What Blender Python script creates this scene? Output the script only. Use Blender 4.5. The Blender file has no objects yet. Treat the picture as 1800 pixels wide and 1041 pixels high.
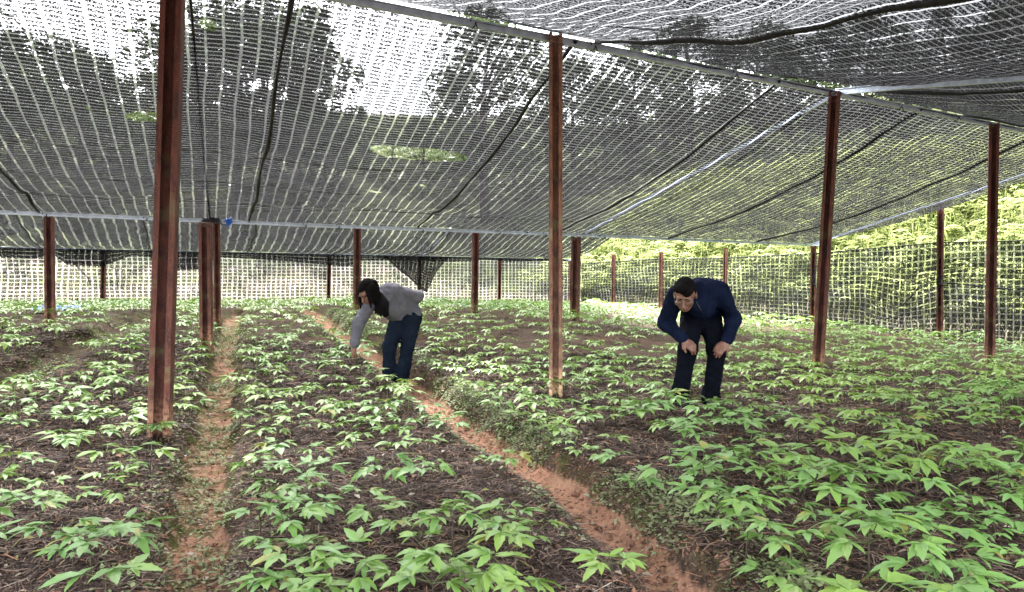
import bpy, math, random
import numpy as np
from mathutils import Vector, Matrix
random.seed(7); rng = np.random.default_rng(7)
S = bpy.context.scene; COL = S.collection
PI = math.pi
# ------------------------------------------------------------------ camera, sky, sun, exposure
CZ = 1.1                      # camera height; the photograph's metres were read relative to it
F, PX0, PYH = 1285.0, 900.0, 510.0
cam = bpy.data.cameras.new('camera'); cam.sensor_width = 36; cam.lens = 36*F/1800
cam.clip_start = .05; cam.clip_end = 2000
co = bpy.data.objects.new('camera', cam); COL.objects.link(co); S.camera = co
co.location = (0, 0, CZ); co.rotation_euler = (PI/2-math.atan(10.5/F), 0, 0)
SUN_EL, SUN_AZ = math.radians(58), math.radians(-25)      # high, veiled sun ahead and to the left
W = bpy.data.worlds.new('World'); S.world = W; W.use_nodes = True
wn = W.node_tree; wn.nodes.clear()
sky = wn.nodes.new('ShaderNodeTexSky'); sky.sky_type = 'NISHITA'; sky.sun_disc = False
sky.sun_elevation = SUN_EL; sky.sun_rotation = SUN_AZ; sky.air_density = 1.0; sky.dust_density = 4.0
hs = wn.nodes.new('ShaderNodeHueSaturation'); hs.inputs['Saturation'].default_value = .22
bg = wn.nodes.new('ShaderNodeBackground'); bg.inputs['Strength'].default_value = .15
wo = wn.nodes.new('ShaderNodeOutputWorld')
wn.links.new(sky.outputs[0], hs.inputs['Color']); wn.links.new(hs.outputs[0], bg.inputs['Color']); wn.links.new(bg.outputs[0], wo.inputs[0])
sl = bpy.data.lights.new('sun', 'SUN'); sl.energy = 1.5; sl.angle = math.radians(14); sl.color = (1, .97, .92)
so = bpy.data.objects.new('sun', sl); COL.objects.link(so)
so.rotation_euler = Vector((math.sin(SUN_AZ)*math.cos(SUN_EL), math.cos(SUN_AZ)*math.cos(SUN_EL), math.sin(SUN_EL))).to_track_quat('Z', 'Y').to_euler()
S.view_settings.view_transform = 'Standard'; S.view_settings.look = 'None'; S.view_settings.gamma = 1
S.view_settings.exposure = 3.85
S.render.engine = 'CYCLES'; S.cycles.transparent_max_bounces = 24; S.cycles.max_bounces = 7
S.cycles.diffuse_bounces = 4; S.cycles.use_denoising = True

# ------------------------------------------------------------------ helpers
def tag(o, label=None, cat=None, group=None, kind=None):
    if label: o['label'] = label
    if cat: o['category'] = cat
    if group: o['group'] = group
    if kind: o['kind'] = kind
    return o
def mesh(name, V, Fc, mat=None, smooth=False):
    me = bpy.data.meshes.new(name)
    V = np.asarray(V, dtype=np.float32).reshape(-1, 3)
    if isinstance(Fc, np.ndarray):
        n, k = Fc.shape
        me.vertices.add(len(V)); me.vertices.foreach_set('co', V.ravel())
        me.loops.add(n*k); me.loops.foreach_set('vertex_index', Fc.astype(np.int32).ravel())
        me.polygons.add(n); me.polygons.foreach_set('loop_start', np.arange(0, n*k, k, dtype=np.int32))
        me.update(calc_edges=True)
    else:
        me.from_pydata([tuple(map(float, v)) for v in V], [], Fc)
    if smooth: me.polygons.foreach_set('use_smooth', np.ones(len(me.polygons), dtype=bool))
    if mat: me.materials.append(mat)
    me.update()
    return me
def obj(name, me, parent=None, loc=None, rot=None, sc=None):
    o = bpy.data.objects.new(name, me); COL.objects.link(o)
    if parent: o.parent = parent
    if loc is not None: o.location = loc
    if rot is not None: o.rotation_euler = rot
    if sc is not None: o.scale = sc if hasattr(sc, '__len__') else (sc,)*3
    return o
def fattr(me, name, vals):
    a = me.attributes.new(name, 'FLOAT', 'POINT'); a.data.foreach_set('value', np.asarray(vals, dtype=np.float32))
def cattr(me, name, vals):
    a = me.attributes.new(name, 'FLOAT_COLOR', 'POINT')
    v = np.ones((len(vals), 4), dtype=np.float32); v[:, :3] = vals; a.data.foreach_set('color', v.ravel())
def setuv(me, uvv):                          # per-vertex uv in metres
    l = me.uv_layers.new(name='UVMap'); idx = np.empty(len(me.loops), dtype=np.int32); me.loops.foreach_get('vertex_index', idx)
    l.data.foreach_set('uv', np.asarray(uvv, dtype=np.float32)[idx].ravel())
def grid_faces(nu, nv):
    i = np.arange(nu*nv).reshape(nu, nv)
    return np.stack([i[:-1, :-1], i[1:, :-1], i[1:, 1:], i[:-1, 1:]], -1).reshape(-1, 4)
_nw = rng.normal(size=(9, 3)); _np = rng.uniform(0, 6.28, 9)
def wob(P, scale=1.0, seed=0):               # cheap smooth noise, about -1..1
    P = np.asarray(P, dtype=float); r = 0
    for k in range(9):
        d = _nw[(k+seed) % 9]; f = scale*(1+.55*k*.5)
        r = r + np.sin(P @ (d[:P.shape[-1]]*f) + _np[(k*2+seed) % 9]+seed)/(1+.25*k)
    return r/4.2
def box_v(a, b):
    V = [(x, y, z) for x in (a[0], b[0]) for y in (a[1], b[1]) for z in (a[2], b[2])]
    return V, [(0, 1, 3, 2), (4, 6, 7, 5), (0, 4, 5, 1), (2, 3, 7, 6), (0, 2, 6, 4), (1, 5, 7, 3)]
def tube(pts, r, n=6, closed=False):
    pts = [Vector(p) for p in pts]; V, Fc = [], []
    rs = r if hasattr(r, '__len__') else [r]*len(pts)
    for i, p in enumerate(pts):
        t = (pts[min(i+1, len(pts)-1)]-pts[max(i-1, 0)]).normalized()
        a = t.orthogonal().normalized() if abs(t.z) > .95 else t.cross(Vector((0, 0, 1))).normalized()
        b = t.cross(a)
        for k in range(n):
            th = 2*PI*k/n; V.append(p+(a*math.cos(th)+b*math.sin(th))*rs[i])
    for i in range(len(pts)-1):
        for k in range(n):
            Fc.append((i*n+k, i*n+(k+1) % n, (i+1)*n+(k+1) % n, (i+1)*n+k))
    Fc.append(tuple(range(n-1, -1, -1))); Fc.append(tuple(range((len(pts)-1)*n, len(pts)*n)))
    return V, Fc
class MB:
    def __init__(s): s.V, s.F = [], []
    def add(s, vf):
        o = len(s.V); s.V += [tuple(v) for v in vf[0]]; s.F += [tuple(i+o for i in f) for f in vf[1]]; return s
    def mesh(s, name, mat, smooth=False): return mesh(name, s.V, s.F, mat, smooth)

# ------------------------------------------------------------------ materials
class NT:
    def __init__(s, name):
        s.m = bpy.data.materials.new(name); s.m.use_nodes = True; s.t = s.m.node_tree; s.t.nodes.clear()
        s.out = s.t.nodes.new('ShaderNodeOutputMaterial')
    def n(s, typ, **kw):
        x = s.t.nodes.new('ShaderNode'+typ)
        for k, v in kw.items(): setattr(x, k, v)
        return x
    def put(s, sock, v):
        if isinstance(v, bpy.types.NodeSocket): s.t.links.new(v, sock)
        elif v is not None: sock.default_value = v
    def M(s, op, a, b=None, c=None, clamp=False):
        x = s.n('Math', operation=op, use_clamp=clamp)
        for i, v in enumerate((a, b, c)): s.put(x.inputs[i], v)
        return x.outputs[0]
    def ss(s, v, lo, hi, a=0., b=1.):
        x = s.n('MapRange', interpolation_type='SMOOTHSTEP')
        for i, q in enumerate((v, lo, hi, a, b)): s.put(x.inputs[i], q)
        return x.outputs[0]
    def noise(s, vec, scale, detail=3, rough=.55, dist=0):
        x = s.n('TexNoise'); s.put(x.inputs['Vector'], vec); s.put(x.inputs['Scale'], scale)
        x.inputs['Detail'].default_value = detail; x.inputs['Roughness'].default_value = rough; x.inputs['Distortion'].default_value = dist
        return x.outputs['Fac']
    def mix(s, f, a, b):
        x = s.n('Mix', data_type='RGBA'); s.put(x.inputs[0], f)
        for i, v in ((6, a), (7, b)): s.put(x.inputs[i], (*v, 1) if isinstance(v, tuple) and len(v) == 3 else v)
        return x.outputs[2]
    def attr(s, name, out='Fac'): return s.n('Attribute', attribute_name=name).outputs[out]
    def pos(s): return s.n('NewGeometry').outputs['Position']
    def oco(s): return s.n('TexCoord').outputs['Object']
    def pr(s, col, rough=.7, spec=.3, metal=0., bump=None, bs=.3, bd=.01):
        p = s.n('BsdfPrincipled'); s.put(p.inputs['Base Color'], (*col, 1) if isinstance(col, tuple) else col)
        s.put(p.inputs['Roughness'], rough); s.put(p.inputs['Specular IOR Level'], spec); s.put(p.inputs['Metallic'], metal)
        if bump is not None:
            b = s.n('Bump'); b.inputs['Strength'].default_value = bs; b.inputs['Distance'].default_value = bd
            s.put(b.inputs['Height'], bump); s.put(p.inputs['Normal'], b.outputs[0])
        return p.outputs[0]
    def mixs(s, f, a, b):
        x = s.n('MixShader'); s.put(x.inputs[0], f); s.put(x.inputs[1], a); s.put(x.inputs[2], b); return x.outputs[0]
    def done(s, sh): s.t.links.new(sh, s.out.inputs[0]); return s.m
def simple(name, a, b=None, scale=6, rough=.7, spec=.3, metal=0., bscale=None, bs=.3, bd=.01):
    t = NT(name); P = t.oco(); b = b or tuple(c*.6 for c in a)
    f = t.ss(t.noise(P, scale, 4), .35, .65)
    return t.done(t.pr(t.mix(f, b, a), rough, spec, metal, t.noise(P, bscale, 4) if bscale else None, bs, bd))

def net_mat(name, pu, pv, wu, wv, base, lu=.9, lv=.6, tone=.005, warp=.013, glow=.055, thread=.07):
    t = NT(name); uv = t.n('UVMap').outputs[0]
    sx = t.n('SeparateXYZ'); t.put(sx.inputs[0], uv)
    w1 = t.M('MULTIPLY', t.M('SUBTRACT', t.noise(uv, .9, 2), .5), warp*6)
    u = t.M('ADD', sx.outputs[0], w1)
    w2 = t.M('MULTIPLY', t.M('SUBTRACT', t.noise(uv, 2.3, 2), .5), warp*2)
    v = t.M('ADD', sx.outputs[1], w2)
    def line(c, p, w, other, k):
        q = t.M('DIVIDE', c, p); fr = t.M('ABSOLUTE', t.M('SUBTRACT', t.M('FRACT', q), .5))      # .5 on the line
        cv = t.n('CombineXYZ'); t.put(cv.inputs[0], t.M('ROUND', q)); t.put(cv.inputs[1], t.M('MULTIPLY', other, k))
        var = t.ss(t.noise(cv.outputs[0], .93, 3), .3, .7, .6, 1.35)                              # each gap opens differently
        d = t.M('SUBTRACT', .5, fr); ww = t.M('MULTIPLY', var, w/2)
        return t.ss(d, t.M('MULTIPLY', ww, .55), t.M('MULTIPLY', ww, 1.1), 1., 0.)
    LU = line(u, pu, wu, v, .5); LV = line(v, pv, wv, u, 2.2)
    fine = t.ss(t.noise(uv, 62, 2, .75), .53, .62)
    big = t.ss(t.noise(uv, .55, 3), .3, .7, .55, 1.35)
    op = t.M('MAXIMUM', t.M('MULTIPLY', LU, lu), t.M('MULTIPLY', LV, lv))
    op = t.M('MAXIMUM', op, t.M('MULTIPLY', t.M('MULTIPLY', fine, base*3.2), big))
    hole = t.M('ADD', t.attr('hole'), t.M('MULTIPLY', t.M('SUBTRACT', t.noise(uv, 9, 3), .5), .05))
    op = t.M('MAXIMUM', op, t.M('MULTIPLY', t.ss(hole, 0., .02), .93), clamp=True)
    # fabric: black tape, with pale loose fibres in the open lines and fine specks that catch the light from above
    spk = t.ss(t.noise(uv, 85, 2, .8), .55, .66); spk = t.M('MULTIPLY', spk, t.ss(t.noise(uv, 1.7, 3), .3, .7, .35, 1.3))
    ln = t.M('MAXIMUM', LU, t.M('MULTIPLY', LV, .6)); ln = t.M('MULTIPLY', ln, t.ss(t.noise(uv, 120, 2, .8), .38, .6, .35, 1.))
    val = t.M('ADD', t.M('MULTIPLY', spk, glow), t.M('MULTIPLY', ln, thread)); val = t.M('ADD', val, .001)
    cc = t.n('CombineColor'); t.put(cc.inputs[0], val); t.put(cc.inputs[1], val); t.put(cc.inputs[2], t.M('MULTIPLY', val, 1.04))
    fab = t.n('AddShader'); d1 = t.n('BsdfDiffuse'); d1.inputs[0].default_value = (tone, tone, tone*1.06, 1); tr = t.n('BsdfTranslucent'); t.put(tr.inputs[0], cc.outputs[0])
    t.put(fab.inputs[0], d1.outputs[0]); t.put(fab.inputs[1], tr.outputs[0])
    tp = t.n('BsdfTransparent')
    return t.done(t.mixs(op, fab.outputs[0], tp.outputs[0]))
M = {}
M['net_roof'] = net_mat('roof_net', .145, .055, .17, .34, .085, .55, .18, glow=.011, thread=.036)
M['net_near'] = net_mat('near_roof_net', .145, .05, .13, .26, .028, .13, .035, glow=.011, thread=.018)
M['net_far'] = net_mat('far_roof_net', .145, .11, .22, .26, .10, .6, .2, glow=.014, thread=.042)
M['net_side'] = net_mat('side_net', .118, .104, .28, .28, .40, .70, .70, .016, .006, glow=.05, thread=.24)
M['net_drape'] = net_mat('drape_net', .12, .10, .12, .16, .12, .5, .5, .006, glow=.02, thread=.05)
def post_mat(name, k):
    t = NT(name); P = t.oco()
    mp = t.n('Mapping'); mp.inputs['Scale'].default_value = (1, 1, .25); t.put(mp.inputs[0], P)
    a = t.ss(t.noise(mp.outputs[0], 22, 5, .65), .38, .66); b = t.ss(t.noise(P, 70, 4), .55, .72)
    c = t.mix(a, (.10, .034, .024), (.042, .018, .016)); c = t.mix(t.M('MULTIPLY', b, .6), c, (.17, .078, .048))
    sz = t.n('SeparateXYZ'); t.put(sz.inputs[0], P)
    mo = t.M('MULTIPLY', t.ss(t.noise(P, 5, 4), .52, .68), t.ss(sz.outputs[2], 3.2, .3, .1, .7))
    c = t.mix(mo, c, (.13, .12, .06))
    mud = t.M('MULTIPLY', t.ss(sz.outputs[2], .42, .12), t.ss(t.noise(P, 30, 4), .35, .6)); c = t.mix(mud, c, (.27, .15, .09))
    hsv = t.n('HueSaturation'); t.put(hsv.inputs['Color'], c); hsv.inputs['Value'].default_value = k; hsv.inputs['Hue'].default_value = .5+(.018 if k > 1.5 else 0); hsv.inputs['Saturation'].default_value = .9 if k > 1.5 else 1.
    return t.done(t.pr(hsv.outputs[0], .75, .3, 0, t.noise(P, 60, 4), .5, .006))
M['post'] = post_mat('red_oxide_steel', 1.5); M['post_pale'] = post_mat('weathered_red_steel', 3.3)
M['zinc'] = simple('galvanised_steel', (.72, .79, .90), (.55, .61, .70), 14, .5, .5, .55)
M['black'] = simple('black_cord', (.014, .014, .015), (.03, .03, .03), 20, .7)
M['wire'] = simple('grey_wire', (.10, .10, .10), (.05, .05, .05), 20, .5)
M['blue'] = simple('blue_plastic', (.03, .16, .62), (.02, .09, .40), 30, .45, .4)
M['bark'] = simple('bark', (.11, .085, .065), (.05, .04, .03), 12, .9, .2, 0, 25, .6, .02)

# ------------------------------------------------------------------ the lie of the land
K = .82                      # metres per first-guess unit
def thin_plate(pts):
    P = np.array(pts, float); n = len(P); D = np.hypot(P[:, None, 0]-P[None, :, 0], P[:, None, 1]-P[None, :, 1])
    A = np.zeros((n+3, n+3)); A[:n, :n] = np.where(D > 0, D*D*np.log(D+1e-9), 0)+np.eye(n)*.6
    A[:n, n] = 1; A[:n, n+1:] = P[:, :2]; A[n, :n] = 1; A[n+1:, :n] = P[:, :2].T
    w = np.linalg.solve(A, np.r_[P[:, 2], 0, 0, 0])
    def f(x, y):
        r = w[n]+w[n+1]*x+w[n+2]*y
        for i in range(n):
            d2 = (x-P[i, 0])**2+(y-P[i, 1])**2; r = r+w[i]*.5*d2*np.log(d2+1e-9)
        return r
    return f
_samples = [(.40, 6.95, -1.05), (3.9, 8.86, -1.0), (6.95, 10.6, -1.08), (-2.6, 5.41, -1.08), (-6.28, 9.92, -.44), (-4.35, 10.7, -.5), (-2.57, 12.1, -.46),
            (-.63, 12.7, -.45), (1.19, 13.5, -.58), (6.7, 16.4, -.80), (-9.5, 17.1, -.48), (-4.84, 19.3, -.47), (-.37, 21.5, -.48), (1.8, 22.5, -.46),
            (2.94, 21.2, -.5), (4, 19.8, -.57), (5.3, 18.2, -.68), (8.4, 14.35, -.98), (-1.2, 8, -.9), (1.5, 6, -1.06), (0, 0, -1.18), (2.5, 2.7, -1.1),
            (-2, 2.7, -1.12), (-5, 5, -.98), (5, 5, -1.1), (10, 11, -1.1), (-12, 15, -.45), (-8, 7, -.75), (12, 8, -1.1), (6, -6, -1.2), (-6, -6, -1.2), (-14, 6, -.8)]
_tp = thin_plate(_samples)
def base_z(x, y):
    x = np.asarray(x, float); y = np.asarray(y, float)
    xc = np.clip(x, -14, 12); yc = np.clip(y, -6, 23)
    return _tp(xc, yc)+CZ
def d_far(x, y): return (y-21.65-.48*x)/1.109
def d_right(x, y): return (x-6.77)*.78+(y-16.4)*.626
def ray(px, py, d): return ((px-PX0)/F*d, d, CZ+(PYH-py)/F*d)
def hit(px, py, zf, lift=0.):                       # where a line of sight meets the ground (used to survey the plot)
    ds = np.arange(1.4, 34, .02); X = (px-PX0)/F*ds; Z = CZ+(PYH-py)/F*ds
    g = zf(X, ds)+lift; i = np.argmax(Z <= g)
    if Z[i] > g[i]: i = len(ds)-1
    return float(X[i]), float(ds[i])
def poly(pxs, lift):
    P = [hit(a, b, base_z, lift) for a, b in pxs]
    d = np.subtract(P[1], P[0]); d = d/np.hypot(*d); P = [tuple(np.subtract(P[0], d*5))]+P
    d = np.subtract(P[-1], P[-2]); d = d/np.hypot(*d); P.append(tuple(np.add(P[-1], d*3)))
    return np.array(P)
PATHS = [  # polyline, half width of bottom, depth, bank width
    (poly([(1172, 1041), (1078, 950), (985, 874), (858, 793), (745, 706), (690, 664), (630, 616), (585, 585), (555, 560)], -.12), .065, .16, .19),
    (poly([(345, 1041), (347, 930), (362, 830), (375, 760), (385, 690), (394, 625), (402, 585), (408, 565)], -.10), .08, .17, .17),
    (poly([(-60, 720), (40, 668), (130, 622), (215, 585), (262, 566)], -.08), .16, .13, .18),
]
def seg_dist(x, y, P):
    best = np.full(np.shape(x), 1e9); side = np.zeros(np.shape(x))
    for a, b in zip(P[:-1], P[1:]):
        d = b-a; L2 = d@d; t = np.clip(((x-a[0])*d[0]+(y-a[1])*d[1])/L2, 0, 1)
        dx = x-a[0]-t*d[0]; dy = y-a[1]-t*d[1]; q = np.hypot(dx, dy)
        cr = (x-a[0])*d[1]-(y-a[1])*d[0]; m = q < best
        best = np.where(m, q, best); side = np.where(m, np.sign(cr), side)
    return best, side
def path_info(x, y):
    """trench depth 0..1 for each path, and closeness to any bank"""
    x = np.asarray(x, float); y = np.asarray(y, float)
    dep = np.zeros(x.shape); bank = np.zeros(x.shape); which = np.full(x.shape, -1); rise = np.zeros(x.shape)
    wv = .05*wob(np.stack([x, y], -1), 3.1)+.03*wob(np.stack([x, y], -1), 9, 3)
    for k, (P, hw, depth, bw) in enumerate(PATHS):
        d, sd = seg_dist(x, y, P); d = np.maximum(d+wv, 0)
        t = np.clip((d-hw)/bw, 0, 1); t = t*t*(3-2*t); q = (1-t)
        fade = np.clip((23-y)/4, 0, 1)
        dep = np.maximum(dep, q*depth*fade); which = np.where(d < hw+bw*.45, k, which)
        bank = np.maximum(bank, np.exp(-((d-hw-bw*.7)/.16)**2))
        if k == 0: rise = rise+np.where(sd > 0, .07, -.02)*np.clip((d-hw)/.3, 0, 1)*np.exp(-d/1.6)*fade
    return dep, bank, which, rise
def ground_z(x, y, detail=True):
    x = np.asarray(x, float); y = np.asarray(y, float); P2 = np.stack([x, y], -1)
    z = base_z(x, y); dep, bank, which, rise = path_info(x, y)
    inside = np.clip(1-np.maximum(d_far(x, y), d_right(x, y))*2, 0, 1)
    z = z+(-dep+rise)*inside
    if detail: z = z+.020*wob(P2, 4.2, 1)+.010*wob(P2, 13, 4)*(1-.4*(dep > .05))+.006*wob(P2, 31, 2)
    df = np.maximum(d_far(x, y)-.4, 0); dr = np.maximum(d_right(x, y)-.5, 0)
    h1 = .055*df+.085*np.maximum(df-3, 0)+.22*np.maximum(df-16, 0)-.25*np.maximum(df-60, 0)
    h2 = .62*np.minimum(dr, 7)+.30*np.maximum(dr-7, 0)-.2*np.maximum(dr-40, 0)
    z = z+np.where(h1+h2 > 0, np.maximum(h1, h2)+.25*np.minimum(h1, h2), 0)+(.25*wob(P2, .45, 2)+.1*wob(P2, 1.6, 5))*np.clip((np.maximum(df, dr)-.5)/4, 0, 1)
    return z
def axis(parts):
    r = []
    for a, b, s in parts: r += list(np.arange(a, b, s))
    return np.array(r)
def grow(a, b, s, g):
    r = [a]
    while r[-1] < b: r.append(r[-1]+s); s *= g
    return r
xs = np.r_[-np.array(grow(5, 190, .12, 1.09))[::-1], axis([(-4.95, -2.6, .034), (-2.6, 2.4, .021), (2.4, 5, .034)]), np.array(grow(5, 190, .10, 1.08))]
ys = np.r_[-np.array(grow(-1.2, 60, .15, 1.2))[::-1], axis([(1.25, 2.2, .04), (2.2, 7., .022), (7., 9., .034), (9., 14, .055)]), np.array(grow(14, 260, .08, 1.06))]
GX, GY = np.meshgrid(xs, ys, indexing='ij'); GZ = ground_z(GX, GY)
gv = np.stack([GX, GY, GZ], -1).reshape(-1, 3); gf = grid_faces(len(xs), len(ys))
dep, bank, which, _ = path_info(GX, GY)
inside = (np.maximum(d_far(GX, GY), d_right(GX, GY)) < .25) & (GX > -15) & (GY > -8)
reg = np.where(inside, np.where((which >= 0) & (GY < 21), which+10, 1), 0)
P0, P1, P2c = PATHS[0][0], PATHS[1][0], PATHS[2][0]
s0 = seg_dist(GX, GY, P0)[1]; s1 = seg_dist(GX, GY, P1)[1]; s2 = seg_dist(GX, GY, P2c)[1]
bed = np.where(s0 > 0, 1, np.where(s1 > 0, 2, np.where(s2 > 0, 3, 4)))
reg = np.where(reg == 1, bed, reg).reshape(-1)
def bed_of(x, y):
    x = np.array([x]); y = np.array([y])
    if seg_dist(x, y, P0)[1][0] > 0: return 1
    if seg_dist(x, y, P1)[1][0] > 0: return 2
    return 3 if seg_dist(x, y, P2c)[1][0] > 0 else 4
def ground_mat():
    t = NT('pine_mulch_soil'); P = t.pos()
    mp = t.n('Mapping'); mp.inputs['Scale'].default_value = (1, 1, 1); t.put(mp.inputs[0], P)
    n1 = t.noise(P, 1.3, 5, .6); n2 = t.noise(P, 38, 5, .7, 1.2); n3 = t.noise(P, 7, 4)
    mul = t.mix(t.ss(n2, .36, .66), (.023, .0145, .0115), (.108, .068, .048))
    mul = t.mix(t.ss(n1, .50, .66, 0, .7), mul, t.mix(t.ss(n2, .36, .66), (.035, .019, .014), (.13, .066, .044)))
    soil = t.mix(t.ss(n2, .3, .7), (.20, .10, .062), (.40, .22, .145)); soil = t.mix(t.ss(n3, .45, .7, 0, .5), soil, (.46, .29, .20))
    pth = t.attr('soil'); c = t.mix(t.ss(t.M('ADD', pth, t.M('MULTIPLY', t.M('SUBTRACT', n3, .5), .7)), .34, .62), mul, soil)
    mo = t.M('MULTIPLY', t.attr('moss'), t.ss(t.noise(P, 5.5, 5, .65), .42, .62))
    moss = t.mix(t.ss(n2, .35, .65), (.04, .045, .014), (.115, .12, .035)); c = t.mix(mo, c, moss)
    dry = t.mix(t.ss(n2, .3, .7), (.17, .13, .115), (.32, .265, .24)); dry = t.mix(t.ss(t.noise(P, .35, 5), .5, .62), dry, (.12, .15, .04))
    c = t.mix(t.attr('dry'), c, dry)
    frs = t.mix(t.ss(n1, .4, .65), (.03, .035, .012), (.075, .09, .03)); c = t.mix(t.attr('forest'), c, frs)
    return t.done(t.pr(c, .92, .15, 0, t.M('ADD', t.M('MULTIPLY', n2, .6), n3), .6, .02))
M['ground'] = ground_mat()
soil = np.clip((dep-.085)/.06, 0, 1); soil = np.where(which == 2, soil*.3, soil); soil = np.maximum(soil, .30*bank*(s0 > 0)*(seg_dist(GX, GY, P0)[0] < .45))
w1m = np.where(seg_dist(GX, GY, P1)[0] < .7, 1., 0.); soil = soil*(1-.35*w1m)
moss = np.clip(bank*.8+.75*w1m*(dep > .02)+.15, 0, 1); d0 = seg_dist(GX, GY, P0)[0]; fl = np.clip((.20-d0)/.08, 0, 1); moss = moss*(1-.9*fl); soil = soil*(1+.25*fl)
df, dr = d_far(GX, GY), d_right(GX, GY)
dry = np.clip((df-.2)/.6, 0, 1)*np.clip((17-df)/4, 0, 1)*(dr < .5)
forest = np.clip(np.maximum((df-14)/3, (dr-.3)/.8), 0, 1)
GA = {'soil': soil.ravel(), 'moss': moss.ravel(), 'dry': dry.ravel(), 'forest': forest.ravel()}
fr = reg[gf[:, 0]]
def ground_piece(name, code):
    f = gf[fr == code]; used = np.unique(f); inv = np.zeros(len(gv), dtype=np.int64); inv[used] = np.arange(len(used))
    me = mesh(name, gv[used], inv[f], M['ground'], True)
    for k, v in GA.items(): fattr(me, k, v[used])
    return obj(name, me)
for name, code, lab in (('ground', 0, 'dry slope and hillside outside the nets'), ('planting_bed', 1, 'wide mulched bed right of the red soil path'),
                        ('planting_bed', 2, 'mulched bed between the red soil path and the mossy path'), ('planting_bed', 3, 'mulched bed left of the mossy path'),
                        ('planting_bed', 4, 'mulched bed at the far left behind the shallow furrow'), ('path', 10, 'narrow bare red soil path sunk between beds'),
                        ('path', 11, 'mossy weedy path beside the nearest rusty post'), ('path', 12, 'shallow furrow crossing the left beds')):
    tag(ground_piece(name, code), lab, None, None, 'structure')

# ------------------------------------------------------------------ steel frame
def B1(x): return np.array([x, 8.2*K+.55*x, 2.9*K+CZ])
def B2(x): return np.array([x, 15.9*K+.5*x, 1.245*K+CZ])
def B3(x): return np.array([x, 26.4*K+.48*x, 1.14*K+CZ])
def at_line(fn, px):                                  # the point of a beam that is seen at this column
    a, b = fn(0.), fn(1.); k = (px-PX0)/F; c = a[1]; m = b[1]-a[1]
    y = c/(1-m*k); return fn(k*y)
def channel(w, dp, th, lip, base, top, rot):
    """lipped C-channel from base to top"""
    o = [(-w/2+lip, -dp/2), (-w/2, -dp/2), (-w/2, dp/2), (w/2, dp/2), (w/2, -dp/2), (w/2-lip, -dp/2),
         (w/2-lip, -dp/2+th), (w/2-th, -dp/2+th), (w/2-th, dp/2-th), (-w/2+th, dp/2-th), (-w/2+th, -dp/2+th), (-w/2+lip, -dp/2+th)]
    c, s = math.cos(rot), math.sin(rot); n = len(o); V = []
    H = Vector(top)-Vector(base); ks = [0, .33, .66, 1]
    for k in ks:
        q = H*k
        for x, y in o:
            V.append((q.x+c*x-s*y, q.y+s*x+c*y, q.z))
    Fc = [(k*n+i, k*n+(i+1) % n, (k+1)*n+(i+1) % n, (k+1)*n+i) for k in range(len(ks)-1) for i in range(n)]
    for e, rev in ((0, True), (len(ks)-1, False)):
        for a, b, c2, d2 in ((0, 1, 10, 11), (1, 2, 9, 10), (2, 3, 8, 9), (3, 4, 7, 8), (4, 5, 6, 7)):
            f = [e*n+a, e*n+b, e*n+c2, e*n+d2]; Fc.append(tuple(f[::-1] if rev else f))
    return V, Fc
def post(px, top, w, lab, grp, rot=0., base_px=None, base=None, dp=.09):
    if base is None:
        d = top[1]; bx = ((base_px or px)-PX0)/F*d; base = (bx, d)
    bz = float(ground_z(np.array([base[0]]), np.array([base[1]]))[0])-.06
    b = (base[0], base[1], bz)
    me = mesh('post', *channel(w, dp, .008, w*.27, b, top, rot), M['post'])
    o = obj('steel_post', me, loc=b); tag(o, lab, 'post', grp)
    if w > .12:
        H = Vector(top)-Vector(b); wm = MB()
        wm.add(tube([tuple(H*(.95+.0016*i)+Vector((math.cos(i*.52)*w*.64, math.sin(i*.52)*w*.52, 0))) for i in range(25)], .0035, 5))
        obj('wire_wrap', wm.mesh('wire_wrap', M['wire']), o)
    return o, b
RIDGE, MID, FAR, SIDE = 'tall ridge posts', 'posts under the middle beam', 'posts along the far net', 'posts along the right net'
t = at_line(B1, 308); post(0, t+[0, 0, -.01], .15, 'nearest rusty channel post running out of the frame top, left of the mossy path', RIDGE, .12, 279)
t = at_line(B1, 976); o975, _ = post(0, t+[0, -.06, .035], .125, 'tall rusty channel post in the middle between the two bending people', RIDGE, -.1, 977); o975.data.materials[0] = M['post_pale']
t = at_line(B1, 1463); post(0, t+[0, -.05, .0], .125, 'tall rusty post right of the man, carrying two rafters', RIDGE, -.55, 1437)
t = at_line(B1, 1742); post(0, t+[0, -.05, .0], .125, 'tall rusty post nearest the right edge of the picture', RIDGE, -.5, 1740)
for px, bpx, w, lab in ((87, 88, .115, 'leftmost post under the middle beam'), (381, 382, .10, 'thin post standing just behind the wide brown post at the path end'),
                        (628, 627, .11, 'post under the middle beam directly behind the woman in grey'), (836, 834, .105, 'post under the middle beam left of the tall central post'),
                        (1013, 1010, .16, 'wide post under the middle beam just right of the tall central post'), (1430, 1428, .12, 'post at the right end of the middle beam')):
    post(0, at_line(B2, px)+[0, 0, -.03], w, lab, MID, (-.45 if px > 900 else .35), bpx)
bx, by = hit(363, 613, lambda x, y: ground_z(x, y))
post(0, (bx-.01, by, CZ+(PYH-391)/F*by), .135, 'short wide brown post at the end of the mossy path', MID, .05, base=(bx, by))
for px, lab in ((181, 'leftmost post of the far net'), (578, 'post of the far net seen left of the woman'), (737, 'post of the far net behind the hanging dark net'),
                (878, 'post of the far net left of the tall central post'), (1003, 'corner post where the far net meets the right net')):
    post(0, at_line(B3, px)+[0, .05, .0], .10, lab, FAR, .3, px-1)
RA, RB = np.array([10., 12.38]), np.array([6.77, 16.4])
def right_pt(px):
    k = (px-PX0)/F; d = RB-RA; s = (RA[0]-k*RA[1])/(k*d[1]-d[0]); return RA+d*s, s
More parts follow.
